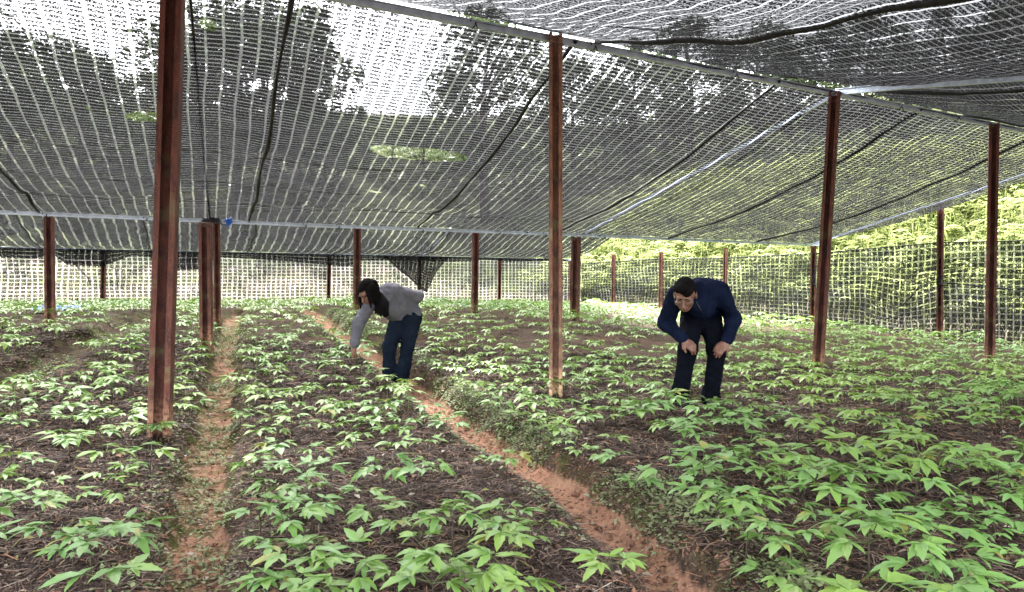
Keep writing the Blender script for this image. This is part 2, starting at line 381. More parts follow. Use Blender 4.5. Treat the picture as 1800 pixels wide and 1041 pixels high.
def right_top(s): return (2.9-1.655*min(s, 1.))*K+CZ if s <= 1 else (1.245+.02*(s-1))*K+CZ
for px, lab in ((1653, 'post of the right net between the two tall right posts'), (1275, 'post of the right net seen behind the man'),
                (1162, 'post of the right net seen left of the man'), (1079, 'thin post of the right net near the far corner')):
    p, s = right_pt(px); post(0, (p[0], p[1], right_top(s)-.01), .11 if px > 1600 else .085, lab, SIDE, -.7, px-1)
def bar_mesh(a, b, w, h, bend=0.):
    """folded galvanised angle with a web and a flange"""
    a, b = Vector(a), Vector(b); t = (b-a).normalized(); s = t.cross(Vector((0, 0, 1))).normalized(); u = s.cross(t)
    th = .006; prof = [(-w/2, -h/2), (w/2, -h/2), (w/2, -h/2+th), (-w/2+th, -h/2+th), (-w/2+th, h/2-th), (w/2, h/2-th), (w/2, h/2), (-w/2, h/2)]
    V, Fc, n = [], [], len(prof); K2 = 14
    for k in range(K2+1):
        p = a.lerp(b, k/K2)+Vector((0, 0, bend*math.sin(PI*4*k/K2)))
        V += [p+s*x+u*z for x, z in prof]
    Fc = [(k*n+i, k*n+(i+1) % n, (k+1)*n+(i+1) % n, (k+1)*n+i) for k in range(K2) for i in range(n)]
    for e, rv in ((0, 1), (K2, 0)):
        for q in ((0, 1, 2, 3), (0, 3, 4, 7), (4, 5, 6, 7)):
            f = [e*n+i for i in q]; Fc.append(tuple(f[::-1] if rv else f))
    return V, Fc
def beam(name, a, b, w, h, lab, grp=None, ties=0, seed=1):
    a, b = np.array(a, float), np.array(b, float)
    me = mesh(name, *bar_mesh(a-a, b-a, w, h, .006), M['zinc'])
    o = obj(name, me, loc=tuple(a)); tag(o, lab, 'beam', grp); r = random.Random(seed)
    for i in range(ties):
        p = (b-a)*((i+.2+.6*r.random())/ties); d = (b-a)/np.linalg.norm(b-a)
        V = []; s = Vector(d).cross(Vector((0, 0, 1))).normalized(); u = s.cross(Vector(d)); q = []
        for k in range(9):
            th = 2*PI*k/8; q.append(Vector(p)+s*math.cos(th)*w*.75+u*math.sin(th)*h*.72+Vector(d)*.006*k)
        q.append(q[-1]-u*.06+s*.03)
        obj('tie', mesh('tie', *tube(q, .006, 5), M['black']), o)
    return o
ends1 = (B1(-8.2), B1(10.6))
beam('ridge_beam', *ends1, .045, .065, 'long galvanised ridge beam running from top centre down to the right', None, 11, 3)
beam('middle_beam', B2(-9.), B2(6.95), .045, .05, 'galvanised beam across the picture under the main roof net', None, 16, 5)
beam('far_beam', B3(-13), B3(2.15), .04, .045, 'thin dark far beam above the far side net', None, 8, 8)
B2X = lambda x1: float(np.interp(x1/K, [-9.11, -2.11, .737, 3.75, 6.64, 9.86, 12.2, 14], [-11.9, -4.83, -1.92, .96, 3.81, 6.39, 8.25, 9.7]))*K
pr = at_line(B1, 1466); pm = at_line(B2, 1030)
beam('rafter', pr+[0, .03, -.02], pm+[0, 0, .045], .04, .045, 'rafter sloping from the tall post right of the man down to the middle beam', 'sloping rafters', 0)
dn = np.array([.48, -.88, -.164])
beam('rafter', pr+[0, -.03, .01], pr+dn*5.5+[0, -.03, .01], .05, .075, 'rafter rising to the right edge from the tall post right of the man', 'sloping rafters', 0)
beam('rafter', at_line(B2, 795)+[0, 0, .04], at_line(B3, 744)+[0, 0, .02], .04, .04, 'short far rafter above the hanging dark net', 'sloping rafters', 0)
beam('edge_rail', (*RA, right_top(0)+.02), (*RB, right_top(1)+.02), .035, .04, 'thin rail along the right edge of the roof net', None, 0)

# ------------------------------------------------------------------ roof nets
def sdf_holes(P, holes):
    r = np.full(len(P), -1.)
    for c, ax, ay, ang in holes:
        d = P-np.array(c); x = d[:, 0]*math.cos(ang)+d[:, 1]*math.sin(ang); y = -d[:, 0]*math.sin(ang)+d[:, 1]*math.cos(ang)
        q = np.hypot(x/ax, y/ay); r = np.maximum(r, (1-q)*min(ax, ay))
    return r
def net_surface(name, fn, us, vs, mat, uvf, holes=(), seams=(), seam_w=.03):
    U, Vv = np.meshgrid(us, vs, indexing='ij'); P = fn(U.ravel(), Vv.ravel())
    me = mesh(name, P, grid_faces(len(us), len(vs)), mat, True); uv = uvf(U.ravel(), Vv.ravel())
    setuv(me, uv); fattr(me, 'hole', sdf_holes(uv, holes) if len(holes) else np.full(len(P), -1.))
    return me, uv, P
def main_roof(u, v):                                   # u: x on the ridge, v: 0 ridge .. 1 middle beam
    x2 = np.interp(u/K, [-14, -9.11, -2.11, .737, 3.75, 6.64, 9.86, 12.2, 14], [-16.8, -11.9, -4.83, -1.92, .96, 3.81, 6.39, 8.25, 9.7])*K
    a = np.stack([u, 8.2*K+.55*u, np.full(u.shape, 2.9*K+CZ)], -1); b = np.stack([x2, 15.9*K+.5*x2, np.full(u.shape, 1.245*K+CZ)], -1)
    P = a*(1-v[:, None])+b*v[:, None]
    s = u/.876; ph = wob(np.stack([s, v*3], -1), 1.1, 2)
    strip = (s/(3.35*K)+.9) % 1.
    P[:, 2] += .03-.20*np.sin(PI*v)**1.2*(1-.25*ph)-.05*np.sin(PI*v)*np.sin(PI*strip)+.02*wob(np.stack([s, v*6], -1), 4, 5)
    P[:, 2] += .05*np.maximum(0, 1-abs(v-.84)/.05)*np.clip(.8-u*.1, 0, 1)
    return P
SEAM = [(-2.11-3.3*.876)*K*1.0, -2.11*K, .737*K, 3.75*K, 6.64*K, 9.86*K]
us = np.arange(-9., 10.02, .055); vs = np.linspace(0, 1, 110)
uvm = lambda u, v: np.stack([u/.876, v*5.9+.02*np.sin(u*3)], -1)
def uv_at(px, py):                                     # uv of the roof point seen in this direction
    uu, vv = np.meshgrid(np.linspace(-6, 9, 300), np.linspace(0, 1, 160), indexing='ij'); P = main_roof(uu.ravel(), vv.ravel())
    x = PX0+F*P[:, 0]/P[:, 1]; y = PYH-F*(P[:, 2]-CZ)/P[:, 1]; i = np.argmin((x-px)**2+(y-py)**2)
    return tuple(uvm(uu.ravel()[i:i+1], vv.ravel()[i:i+1])[0]), float(uu.ravel()[i]), float(vv.ravel()[i])
def hole_between(pa, pb, th):
    a, b = np.array(uv_at(*pa)[0]), np.array(uv_at(*pb)[0]); d = b-a
    return (tuple((a+b)/2), np.hypot(*d)/2, th, math.atan2(d[1], d[0]))
holes = [hole_between((642, 258), (828, 284), .20), hole_between((222, 205), (300, 203), .13), hole_between((352, 36), (393, 52), .09),
         hole_between((138, 187), (172, 192), .05), hole_between((600, 338), (620, 340), .035), hole_between((640, 336), (672, 340), .04),
         hole_between((735, 322), (752, 332), .04)]
me, uv, P = net_surface('roof_net', main_roof, us, vs, M['net_roof'], uvm, holes)
roof = tag(obj('roof_net', me), 'black shade net roof between ridge and middle beam, torn in places', 'shade net', 'shade nets')
def seam_cord(fn, u, v0, v1, r, parent, u1=None, n=40, seed=0):
    vv = np.linspace(v0, v1, n); uu = np.linspace(u, u if u1 is None else u1, n)+.012*np.sin(vv*17+seed)
    Pt = fn(uu, vv); Pt[:, 2] -= .012
    rr = r*(1+.35*np.sin(vv*23+seed)*np.sin(vv*7+1))
    return obj('seam', mesh('seam', *tube(Pt, list(rr), 6), M['black'], True), parent)
for k, u in enumerate(SEAM): seam_cord(main_roof, u, 0, 1, .019, roof, seed=k)
for vv, ua, ub in ((.50, -8, .2), (.66, -8, -.6), (.845, -8, 3.0)):   # support wires under the net
    uu = np.linspace(ua, ub, 30); Pt = main_roof(uu, np.full(30, vv)); Pt[:, 2] -= .02
    obj('support_wire', mesh('support_wire', *tube(Pt, .006, 5), M['wire']), roof)
def near_roof(u, v):                                   # v: 0 ridge .. 1 near edge, unseen end cut short to let skylight in
    L = 5.7; a = np.stack([u, 8.2*K+.55*u, np.full(u.shape, 2.9*K+CZ)], -1)
    P = a+np.outer(v*L, np.array([.48, -.88, -.175]))
    s = u/.876; strip = ((s-1.0*K)/(3.35*K)) % 1.
    rf = np.clip(np.abs(u-3.92)/1.3, 0, 1); rf = .12+.88*rf*rf*(3-2*rf)
    P[:, 2] += .06+.09*(1-rf)-.28*rf*np.sin(PI*np.clip(v*1.06, 0, 1))*(.75+.5*np.sin(PI*strip))+.05*rf*wob(np.stack([s, v*7], -1), 1.9, 6)*np.clip(v*8, 0, 1)+.012*np.clip(v*8, 0, 1)*wob(np.stack([s*2, v*20], -1), 4, 1)
    return P
me, *_ = net_surface('roof_net', near_roof, np.arange(-6., 12.6, .06), np.linspace(0, 1, 120), M['net_near'], lambda u, v: np.stack([u/.876, v*5.7], -1))
roof2 = tag(obj('roof_net', me), 'dense sagging shade net roof overhead at the upper right', 'shade net', 'shade nets')
for k, (u, r) in enumerate(((.98*K, .022), (3.7*K, .018), (5.35*K, .022), (7.6*K, .018), (-2.2*K, .018))): seam_cord(near_roof, u, .004, 1, r, roof2, seed=k+3)
def far_roof(u, v):                                    # u: x on the middle beam
    x3 = (-10.7+(u/K+6.5)*1.42)*K
    a = np.stack([u, 15.9*K+.5*u, np.full(u.shape, 1.245*K+CZ)], -1); b = np.stack([x3, 26.4*K+.48*x3, np.full(u.shape, 1.14*K+CZ)], -1)
    P = a*(1-v[:, None])+b*v[:, None]
    P[:, 2] += .035-.13*np.sin(PI*v)*(1+.4*wob(np.stack([u, v*4], -1), 1.2, 3))+.012*wob(np.stack([u*2, v*12], -1), 2, 1)
    return P
fh = [((5.9*.62, 5), .22, .10, .2), ((-4.6, 1.2), .35, .06, 0.), ((-6.9, 6.6), .5, .12, .1), ((-7.9, 6.4), .3, .1, 0), ((-4.3, 6.9), .6, .09, .05), ((1.3, 5.6), .25, .16, .4)]
me, *_ = net_surface('roof_net', far_roof, np.arange(-9., 2.43*K, .07), np.linspace(0, 1, 90), M['net_far'], lambda u, v: np.stack([u/.876, v*7.8], -1), fh)
roof3 = tag(obj('roof_net', me), 'far strip of shade net roof between middle beam and far beam', 'shade net', 'shade nets')
for k in range(-1, 7): seam_cord(far_roof, (-8.07+k*1.68)*K, 0, 1, .013, roof3, seed=k+9)

# ------------------------------------------------------------------ side nets, drapes
def far_net(u, v):                                     # u along the far line (x), v 0 ground .. 1 top
    y = 26.4*K+.48*u+.08; zb = ground_z(u, y)-.04; zt = 1.14*K+CZ
    P = np.stack([u, y, zb*(1-v)+zt*v], -1); w = np.sin(PI*v)
    P[:, 1] += .10*w*wob(np.stack([u*1.2, v*2], -1), 1.6, 4)+.03*wob(np.stack([u, v*3], -1), 5, 1); P[:, 2] += .03*w*wob(np.stack([u, v], -1), 1.7, 2)
    return P
us3 = np.arange(-13.2, 2.2, .05)
me, *_ = net_surface('side_net', far_net, us3, np.linspace(0, 1, 34), M['net_side'], lambda u, v: np.stack([u*1.109, v*1.75], -1))
sn = tag(obj('side_net', me), 'pale see-through mesh net closing the far side', 'side net', 'side nets')
Pt = far_net(np.linspace(-13, 2.1, 120), np.full(120, .03)); obj('bottom_cord', mesh('cord', *tube(Pt, .012, 5), M['black']), sn)
RL = np.hypot(*(RB-RA))
def right_net(u, v):                                   # u: s parameter along the right line
    p = RA[None]+(RB-RA)[None]*u[:, None]+np.array([.03, .03]); zb = ground_z(p[:, 0], p[:, 1])-.04
    top = np.interp(u, [-1, 0, .25, .51, .8, 1, 1.5, 1.9, 2.4], [.98, 1.02, 1.06, 1.10, 1.02, .97, .94, 1.0, .95])*K*1.05+CZ
    P = np.concatenate([p, (zb*(1-v)+top*v)[:, None]], 1); w = np.sin(PI*np.clip(v, 0, 1))
    pull = np.exp(-((u-.62)/.12)**2)*.16*np.sin(PI*v)
    off = .14*w*wob(np.stack([u*4, v*2.2], -1), 1.5, 6)+.03*wob(np.stack([u*6, v*4], -1), 3, 1)
    P[:, 0] += .78*off; P[:, 1] += .626*off; P[:, 2] += -pull+.10*w*wob(np.stack([u*5, v*2], -1), 1.3, 3)
    return P
ur = np.arange(-.9, 2.45, .0095)
me, *_ = net_surface('side_net', right_net, ur, np.linspace(0, 1, 40), M['net_side'], lambda u, v: np.stack([u*RL, v*1.95], -1))
snr = tag(obj('side_net', me), 'rumpled pale mesh net closing the right side before the fern bank', 'side net', 'side nets')
Pt = right_net(np.linspace(-.85, 2.4, 120), np.full(120, .995)); obj('top_cord', mesh('cord', *tube(Pt, .010, 5), M['black']), snr)
Pt = right_net(np.linspace(-.85, 2.4, 120), np.full(120, .02)); obj('bottom_cord', mesh('cord', *tube(Pt, .012, 5), M['black']), snr)
for u0, u1, v0, v1 in ((.56, .74, .62, .38), (.62, .80, .36, .32), (-.05, .49, .70, .60)):
    n = 26; uu = np.linspace(u0, u1, n); vv = np.linspace(v0, v1, n)-.09*np.sin(PI*np.linspace(0, 1, n))
    Pt = right_net(uu, vv)-np.array([.03, .03, 0]); obj('mending_cord', mesh('cord', *tube(Pt, list(.012+.008*np.sin(np.arange(n)*1.7)), 5), M['black']), snr)
def px3(px): return float(at_line(B3, px)[0])
def drape(u, v):                                       # dark net bunched under the far beam, hanging in scallops
    pk = [0, 60, 95, 120, 181, 235, 262, 310, 350, 380, 440, 500, 545, 610, 640, 700, 740, 790, 850, 900, 1000]
    dp = [.16, .20, .10, .30, .32, .10, .12, .38, .36, .10, .13, .16, .20, .26, .12, .10, .08, .12, .06, .08, .05]
    xs_ = [px3(p) for p in pk]; h = np.interp(u, xs_, dp)*1.25
    P = np.stack([u, 26.4*K+.48*u-.03, 1.14*K+CZ+.01-h*v], -1); P[:, 1] += -.06*np.sin(PI*v)+.03*wob(np.stack([u*5, v*2], -1), 2, 2)
    return P
me, *_ = net_surface('net_drape', drape, np.arange(px3(-10), px3(1000), .03), np.linspace(0, 1, 8), M['net_drape'], lambda u, v: np.stack([u, v*.3], -1))
tag(obj('net_drape', me), 'dark bunched net hanging in scallops below the far beam', 'net drape', 'loose net pieces')
def hang(u, v):                                        # loose triangular flap
    xa, xb = px3(665), px3(795); tip = (px3(750), -.98)
    top = np.stack([xa+(xb-xa)*u, np.zeros(u.shape), np.zeros(u.shape)], -1)
    bot = np.stack([np.interp(u, [0, .75, 1], [xa+.05, tip[0], xb-.1]), np.zeros(u.shape), np.interp(u, [0, .15, .45, .68, .76, .86, 1], [-.04, -.12, -.55, -.9, -.98, -.45, -.03])], -1)
    P = top*(1-v[:, None])+bot*v[:, None]; P[:, 1] = 26.4*K+.48*P[:, 0]-.12+.06*np.sin(u*17)*v; P[:, 2] += 1.14*K+CZ
    return P
me, *_ = net_surface('net_flap', hang, np.linspace(0, 1, 60), np.linspace(0, 1, 30), M['net_drape'], lambda u, v: np.stack([u*2.2, v*1.2], -1))
fl = tag(obj('net_flap', me), 'torn dark net flap hanging in a point behind the woman', 'net flap', 'loose net pieces')
Pt = hang(np.linspace(0, .76, 20), np.ones(20)); obj('hem', mesh('hem', *tube(Pt, .022, 6), M['black'], True), fl)
# rope from the nearest post to the middle beam, tie knot and blue string
a, b = at_line(B1, 330)+[0, .03, -.04], at_line(B2, 371)+[0, -.03, .02]
rp = [a+(b-a)*k/20+np.array([0, 0, -.05*math.sin(PI*k/20)]) for k in range(21)]
ro = tag(obj('stay_rope', mesh('rope', *tube(rp, .012, 6), M['black'], True)), 'taut black rope from the roof ridge down to the middle beam at left', 'rope')
kn = MB(); r = random.Random(4)
for i in range(9):
    q = [b+np.array([r.uniform(-.12, .16), r.uniform(-.05, .02), r.uniform(-.05, .06)]) for _ in range(4)]; kn.add(tube(q, .012, 5))
obj('knot', kn.mesh('knot', M['black']), ro)
c = at_line(B2, 404)+[0, -.04, .0]; kb = MB()
for i in range(8):
    q = [c+np.array([r.uniform(-.05, .06), r.uniform(-.03, .0), z+r.uniform(-.02, .02)]) for z in (.05, .02, -.01, -.06)]; kb.add(tube(q, .010, 5))
tag(obj('blue_tie', kb.mesh('tie', M['blue'])), 'bright blue string knotted on the middle beam beside the rope', 'string')

# ------------------------------------------------------------------ foliage materials
def leaf_mat(name, a, b, c, nscale=.8, trans=.3, rough=.45, spec=.35, vein=False, tcol=None):
    t = NT(name); P = t.pos(); oi = t.n('ObjectInfo').outputs['Random']
    f = t.ss(t.noise(P, nscale, 3), .35, .65); col = t.mix(f, a, b)
    col = t.mix(t.M('MULTIPLY', t.ss(oi, .45, 1.), .65), col, c)
    col = t.mix(t.ss(t.noise(P, 9, 2), .5, .75, 0, .55), col, c)
    sh = t.attr('tint'); col = t.mix(t.M('MULTIPLY', sh, .6), col, b)
    bump = None
    if vein:
        yel = t.ss(oi, .955, .985, 0., .8); col = t.mix(yel, col, (.34, .31, .05))
        sp = t.M('MULTIPLY', t.ss(t.noise(P, 140, 2), .66, .72), t.ss(t.noise(P, 3.1, 2), .52, .64)); col = t.mix(t.M('MULTIPLY', sp, .7), col, (.13, .09, .03))
        uv = t.n('UVMap').outputs[0]; sx = t.n('SeparateXYZ'); t.put(sx.inputs[0], uv)
        av = t.M('ABSOLUTE', sx.outputs[1]); mid = t.ss(av, .0, .07, 1., 0.)
        w = t.M('ABSOLUTE', t.M('SUBTRACT', t.M('FRACT', t.M('SUBTRACT', t.M('MULTIPLY', sx.outputs[0], 7.), t.M('MULTIPLY', av, 2.2))), .5))
        side = t.ss(w, .38, .5)
        col = t.mix(t.M('MULTIPLY', t.M('MAXIMUM', mid, t.M('MULTIPLY', side, .55)), .55), col, (.20, .34, .11))
        bump = t.M('ADD', t.M('MULTIPLY', side, -1), t.noise(P, 160, 2))
    p = t.pr(col, rough, spec, 0, bump, .25, .002); tr = t.n('BsdfTranslucent'); t.put(tr.inputs[0], t.mix(.5, col, tcol or (.16, .30, .03)))
    return t.done(t.mixs(trans, p, tr.outputs[0]))
M['leaf'] = leaf_mat('ginseng_leaf', (.17, .335, .08), (.25, .38, .07), (.19, .355, .13), .55, .28, .38, .6, True)
M['stem'] = simple('plant_stem', (.075, .06, .035), (.045, .03, .025), 30, .6)
M['petiole'] = simple('leaf_stalk', (.10, .15, .05), (.09, .09, .04), 30, .6)
M['weed'] = leaf_mat('weed_leaf', (.14, .20, .07), (.23, .29, .12), (.32, .34, .20), 3., .25, .6)
M['tree'] = leaf_mat('tree_leaf', (.040, .060, .025), (.08, .105, .04), (.075, .095, .06), .25, .25, .6, .2, tcol=(.08, .11, .04))
M['bush'] = leaf_mat('bush_leaf', (.07, .095, .045), (.16, .18, .09), (.22, .225, .15), .5, .3, .6, .2, tcol=(.17, .20, .09))
M['fern'] = leaf_mat('fern_leaf', (.17, .23, .065), (.29, .34, .12), (.38, .38, .22), .7, .4, .6, .2, tcol=(.38, .40, .16))
M['straw'] = leaf_mat('dry_grass', (.27, .215, .19), (.33, .28, .25), (.16, .19, .06), .4, .3, .8, .1)
def strand_mat(name):
    t = NT(name); c = t.n('Attribute', attribute_name='col').outputs['Color']; return t.done(t.pr(c, .75, .25))
M['needle'] = strand_mat('pine_needle')

# ------------------------------------------------------------------ background growth
def quads_cloud(cent, nrm_jit, size, rs, long=1.6):
    """leaf-sized faces, random orientation"""
    n = len(cent); a = rs.normal(size=(n, 3)); a /= np.linalg.norm(a, axis=1)[:, None]; a[:, 2] *= .6
    b = np.cross(a, rs.normal(size=(n, 3))); b /= np.linalg.norm(b, axis=1)[:, None]
    s = (size*rs.uniform(.6, 1.4, n))[:, None]
    V = np.stack([cent-a*s*long, cent+b*s*.5, cent+a*s*long, cent-b*s*.5], 1).reshape(-1, 3)
    return V, np.arange(4*n).reshape(n, 4)
def make_tree(seed, h, w, n_cl, per, size, low=.25):
    rs = np.random.default_rng(seed); trunk = MB(); lean = rs.uniform(-.05, .05, 2)*h
    pts = [(lean[0]*k*k/25+.12*math.sin(k+seed), lean[1]*k*k/25, h*.92*k/5) for k in range(6)]
    trunk.add(tube(pts, [h*.022*(1-.16*k) for k in range(6)], 7)); cl = []
    for i in range(n_cl):
        k = rs.uniform(low, 1.); th = rs.uniform(0, 2*PI); prof = math.sin(PI*min(1, (k-low)/(1-low)*.85+.13))**.7
        r = w*prof*math.sqrt(rs.uniform(.1, 1.)); c = np.array([math.cos(th)*r+lean[0]*k*k, math.sin(th)*r+lean[1]*k*k, h*k]); cl.append(c)
        if i % 3 == 0:
            z0 = max(.2*h, c[2]-r*.7); q = z0/(h*.92)*5; st = np.array([lean[0]*q*q/25, lean[1]*q*q/25, z0])
            trunk.add(tube([st, (st+c)/2+[0, 0, .1*r], c], [h*.008, h*.005, h*.002], 5))
    cl = np.array(cl); cr = rs.uniform(.5, 1.2, len(cl))*w*.30
    P = np.repeat(cl, per, 0); o = rs.normal(size=P.shape); o /= np.linalg.norm(o, axis=1)[:, None]
    P = P+o*(np.repeat(cr, per)*rs.uniform(.3, 1., len(P))**.5)[:, None]*[1, 1, .65]
    V, Fc = quads_cloud(P, 1, size, rs); me = mesh('crown', V, Fc, M['tree'])
    fattr(me, 'tint', np.repeat(np.repeat(rs.uniform(0, 1, len(cl)), per), 4))
    return trunk.mesh('trunk', M['bark'], True), me
TREES = [make_tree(11, 10, 3.1, 75, 55, .13), make_tree(12, 10, 2.3, 70, 55, .12, .2), make_tree(13, 10, 3.8, 85, 50, .14, .35), make_tree(14, 10, 1.8, 65, 50, .10, .3)]
BUSH = [make_tree(21, 3, 1.7, 40, 60, .07, .05), make_tree(22, 3, 1.3, 36, 60, .08, .05), make_tree(23, 3, 2.1, 46, 60, .06, .08)]
for k, (tr, cr) in enumerate(BUSH): cr.materials.clear(); cr.materials.append(M['tree'] if k == 0 else M['bush'])
def plant_tree(name, px, D, top, var, lab, grp, cat, wide=1.):
    x, y, zt = ray(px, top, D); zb = float(ground_z(np.array([x]), np.array([y]))[0])-.1
    H = max(zt-zb, 1.2); tr, cr = var; h0 = 10 if cat == 'tree' else 3
    s = H/h0; e = obj(name, None, None, (x, y, zb), (0, 0, (px*1.7) % 6.28)); tag(e, lab, cat, grp)
    sw = s*wide; obj('trunk', tr, e, sc=(sw, sw, s)); obj('crown', cr, e, sc=(sw, sw, s))
WHERE = ['above the upper left corner', 'behind the left roof net', 'behind the nearest post', 'behind the taut black rope', 'behind the torn roof net at centre', 'in the bright sky gap',
         'behind the tall central post', 'behind the middle rafter', 'on the fern bank at right']
def where(px): return WHERE[0] if px < 60 else WHERE[1] if px < 240 else WHERE[2] if px < 330 else WHERE[3] if px < 520 else WHERE[4] if px < 620 else WHERE[5] if px < 800 else WHERE[6] if px < 1080 else WHERE[7] if px < 1330 else WHERE[8]
_seen = {}
def nth(key):
    _seen[key] = _seen.get(key, 0)+1; return ORD[_seen[key]-1]
ORD = ['first', 'second', 'third', 'fourth', 'fifth', 'sixth', 'seventh', 'eighth', 'ninth', 'tenth', 'eleventh', 'twelfth', 'thirteenth', 'fourteenth', 'fifteenth', 'sixteenth', 'seventeenth', 'eighteenth', 'nineteenth', 'twentieth']
tl = [(-60, 0, 36), (20, 60, 40), (85, 75, 44), (140, 110, 36), (205, 150, 42), (262, 135, 46), (310, 120, 50), (352, 40, 34), (410, 10, 38), (470, 50, 41), (520, 20, 36), (572, 190, 48),
      (595, 230, 50), (640, 225, 52), (690, 235, 56), (745, 215, 52), (800, 150, 46), (848, 30, 36), (905, 190, 44), (960, 130, 48), (1010, 110, 40), (1060, 150, 44), (1110, 80, 37), (1165, 110, 40), (1215, 40, 34), (1270, 90, 37),
      (1330, 50, 33), (1390, 100, 31), (1450, 50, 31), (1520, 30, 29), (1590, 80, 30), (1660, 20, 28), (1730, 50, 28), (1800, 0, 27), (1880, 0, 25)]
for i, (px, top, D) in enumerate(tl):
    plant_tree('forest_tree', px, D, top, TREES[(i*7+i//3) % 4], 'dark forest tree '+where(px)+', '+nth('t'+where(px))+' from the left', 'forest trees', 'tree', 1.15)
rb = random.Random(5)
def fw(px, k):
    w = 'left of nearest post' if px < 290 else 'left of the woman' if px < 640 else 'right of the woman'; return w+', '+nth(k+w)+' from left'
for i in range(44):
    px = -80+i*28+rb.uniform(-10, 10); D = rb.uniform(31, 37)
    plant_tree('undergrowth_bush', px, D, rb.uniform(415, 452), BUSH[0 if rb.random() < .7 else 1], 'dark bush on the slope behind the far net, '+fw(px, 'b'),
               'bushes behind the far net', 'bush', 1.15)
for i, (px, D, top) in enumerate(((25, 23, 452), (205, 22, 500), (240, 24.5, 505), (420, 24, 470), (455, 26, 492), (480, 27, 505), (560, 27, 515), (640, 25, 508), (700, 27, 500), (790, 27, 468), (835, 29, 480), (905, 29, 470), (960, 28, 505), (1040, 27, 478))):
    plant_tree('green_shrub', px, D, top, BUSH[1+i % 2], 'low yellow-green shrub just behind the far net, '+fw(px, 's'), 'low shrubs behind the far net', 'shrub', .8)
rs = np.random.default_rng(41); n_ = 60000
xs_ = rs.uniform(-45, 40, n_); ys_ = rs.uniform(15, 75, n_); df_, dr_ = d_far(xs_, ys_), d_right(xs_, ys_); k_ = ((df_ > 13) & (dr_ < 3)) | ((dr_ > 8) & (dr_ < 40)); xs_, ys_ = xs_[k_], ys_[k_]
k_ = wob(np.stack([xs_, ys_], -1), .9, 3) > -.35; xs_, ys_ = xs_[k_], ys_[k_]
hgt = np.clip(.9+1.1*wob(np.stack([xs_, ys_], -1), .7, 1), .2, 2.4)*rs.uniform(0, 1, len(xs_))
V, Fc = quads_cloud(np.c_[xs_, ys_, ground_z(xs_, ys_)+hgt], 1, .24, rs); me = mesh('hillside_scrub', V, Fc, M['bush']); fattr(me, 'tint', np.repeat(rs.uniform(0, 1, len(xs_)), 4))
tag(obj('hillside_scrub', me), 'tangled green scrub covering the hillside under the trees', 'scrub', None, 'stuff')
def fronds(base, az, L, rise, wid, rs, pinnae=9):
    """arching fern fronds: a stalk line with paired leaflets"""
    n = len(base); t = np.linspace(.12, 1, pinnae); V = []; 
    d = np.stack([np.cos(az), np.sin(az), 0*az], -1); s = np.stack([-np.sin(az), np.cos(az), 0*az], -1)
    for sgn in (-1, 1):
        for k in range(pinnae):
            q = t[k]; p = base+d*(L*q*.85)[:, None]; p[:, 2] += L*rise*(q*1.5-q*q*1.25)
            ln = (wid*L*math.sin(PI*(q*.85+.12))**.8)[:, None]*rs.uniform(.8, 1.2, (n, 1)); w = (L*.085)[:, None]
            tip = p+s*sgn*ln+d*ln*.45; tip[:, 2] -= ln[:, 0]*.35
            V.append(np.stack([p-d*w*.5, p+d*w*.5, tip+d*w*.25, tip-d*w*.1], 1))
    V = np.concatenate(V, 0).reshape(-1, 3); return V, np.arange(len(V)).reshape(-1, 4)
def blades(base, L, lean, w, rs):
    n = len(base); az = rs.uniform(0, 2*PI, n); d = np.stack([np.cos(az), np.sin(az), 0*az], -1); s = np.stack([-np.sin(az), np.cos(az), 0*az], -1)
    up = np.array([0, 0, 1.]); m = base+d*(L*lean*.35)[:, None]+up*(L*.65)[:, None]; e = base+d*(L*lean)[:, None]+up*(L*(1-.5*lean))[:, None]
    V = np.stack([base-s*w, base+s*w, m+s*w*.8, m-s*w*.8, e+s*w*.15, e-s*w*.15], 1).reshape(-1, 3)
    i = np.arange(n)[:, None]*6; return V, np.concatenate([i+[0, 1, 2, 3], i+[3, 2, 4, 5]], 0)
def bank_points(n, rs, lo, hi, a=-.6, b=2.0):
    s = rs.uniform(a, b, n); o = lo+(hi-lo)*rs.uniform(0, 1, n)**1.1
    p = RA[None]+(RB-RA)[None]*s[:, None]+np.array([.78, .626])[None]*o[:, None]
    return np.c_[p, ground_z(p[:, 0], p[:, 1])]
rs = np.random.default_rng(31)
Bp = bank_points(11000, rs, .9, 9., -.6, 3.1); Bp = Bp[wob(Bp[:, :2], 2.6, 4)+.5*wob(Bp[:, :2], 7, 2) > -.45]; Bp[:, 2] += rs.uniform(-.05, .25, len(Bp))
V, Fc = fronds(Bp, rs.uniform(0, 2*PI, len(Bp)), rs.uniform(.25, 1.0, len(Bp))**1.1, rs.uniform(.2, 1.7, len(Bp)), .17, rs, 8)
b2 = bank_points(9000, rs, .8, 9., -.6, 3.1); V2, F2 = blades(b2, rs.uniform(.3, 1.1, len(b2)), rs.uniform(.4, 1.1, len(b2)), .011, rs)
V, Fc = np.concatenate([V, V2]), np.concatenate([Fc, F2+len(V)])
me = mesh('fern_cover', V, Fc, M['fern']); fattr(me, 'tint', rs.uniform(0, 1, len(V)))
tag(obj('fern_cover', me), 'bright yellow-green ferns covering the bank behind the right net', 'ferns', None, 'stuff')
xg = rs.uniform(-16, 6, 26000); yg = 21.65+.48*xg+.5+rs.uniform(0, 1, 26000)**1.4*13
ok = d_right(xg, yg) < .4; xg, yg = xg[ok], yg[ok]
V, Fc = blades(np.c_[xg, yg, ground_z(xg, yg)-.02], rs.uniform(.12, .45, len(xg)), rs.uniform(.2, .9, len(xg)), .012, rs)
me = mesh('dry_grass', V, Fc, M['straw']); fattr(me, 'tint', rs.uniform(0, 1, len(V)))
tag(obj('dry_grass', me), 'pale dry grass on the slope behind the far net', 'grass', None, 'stuff')
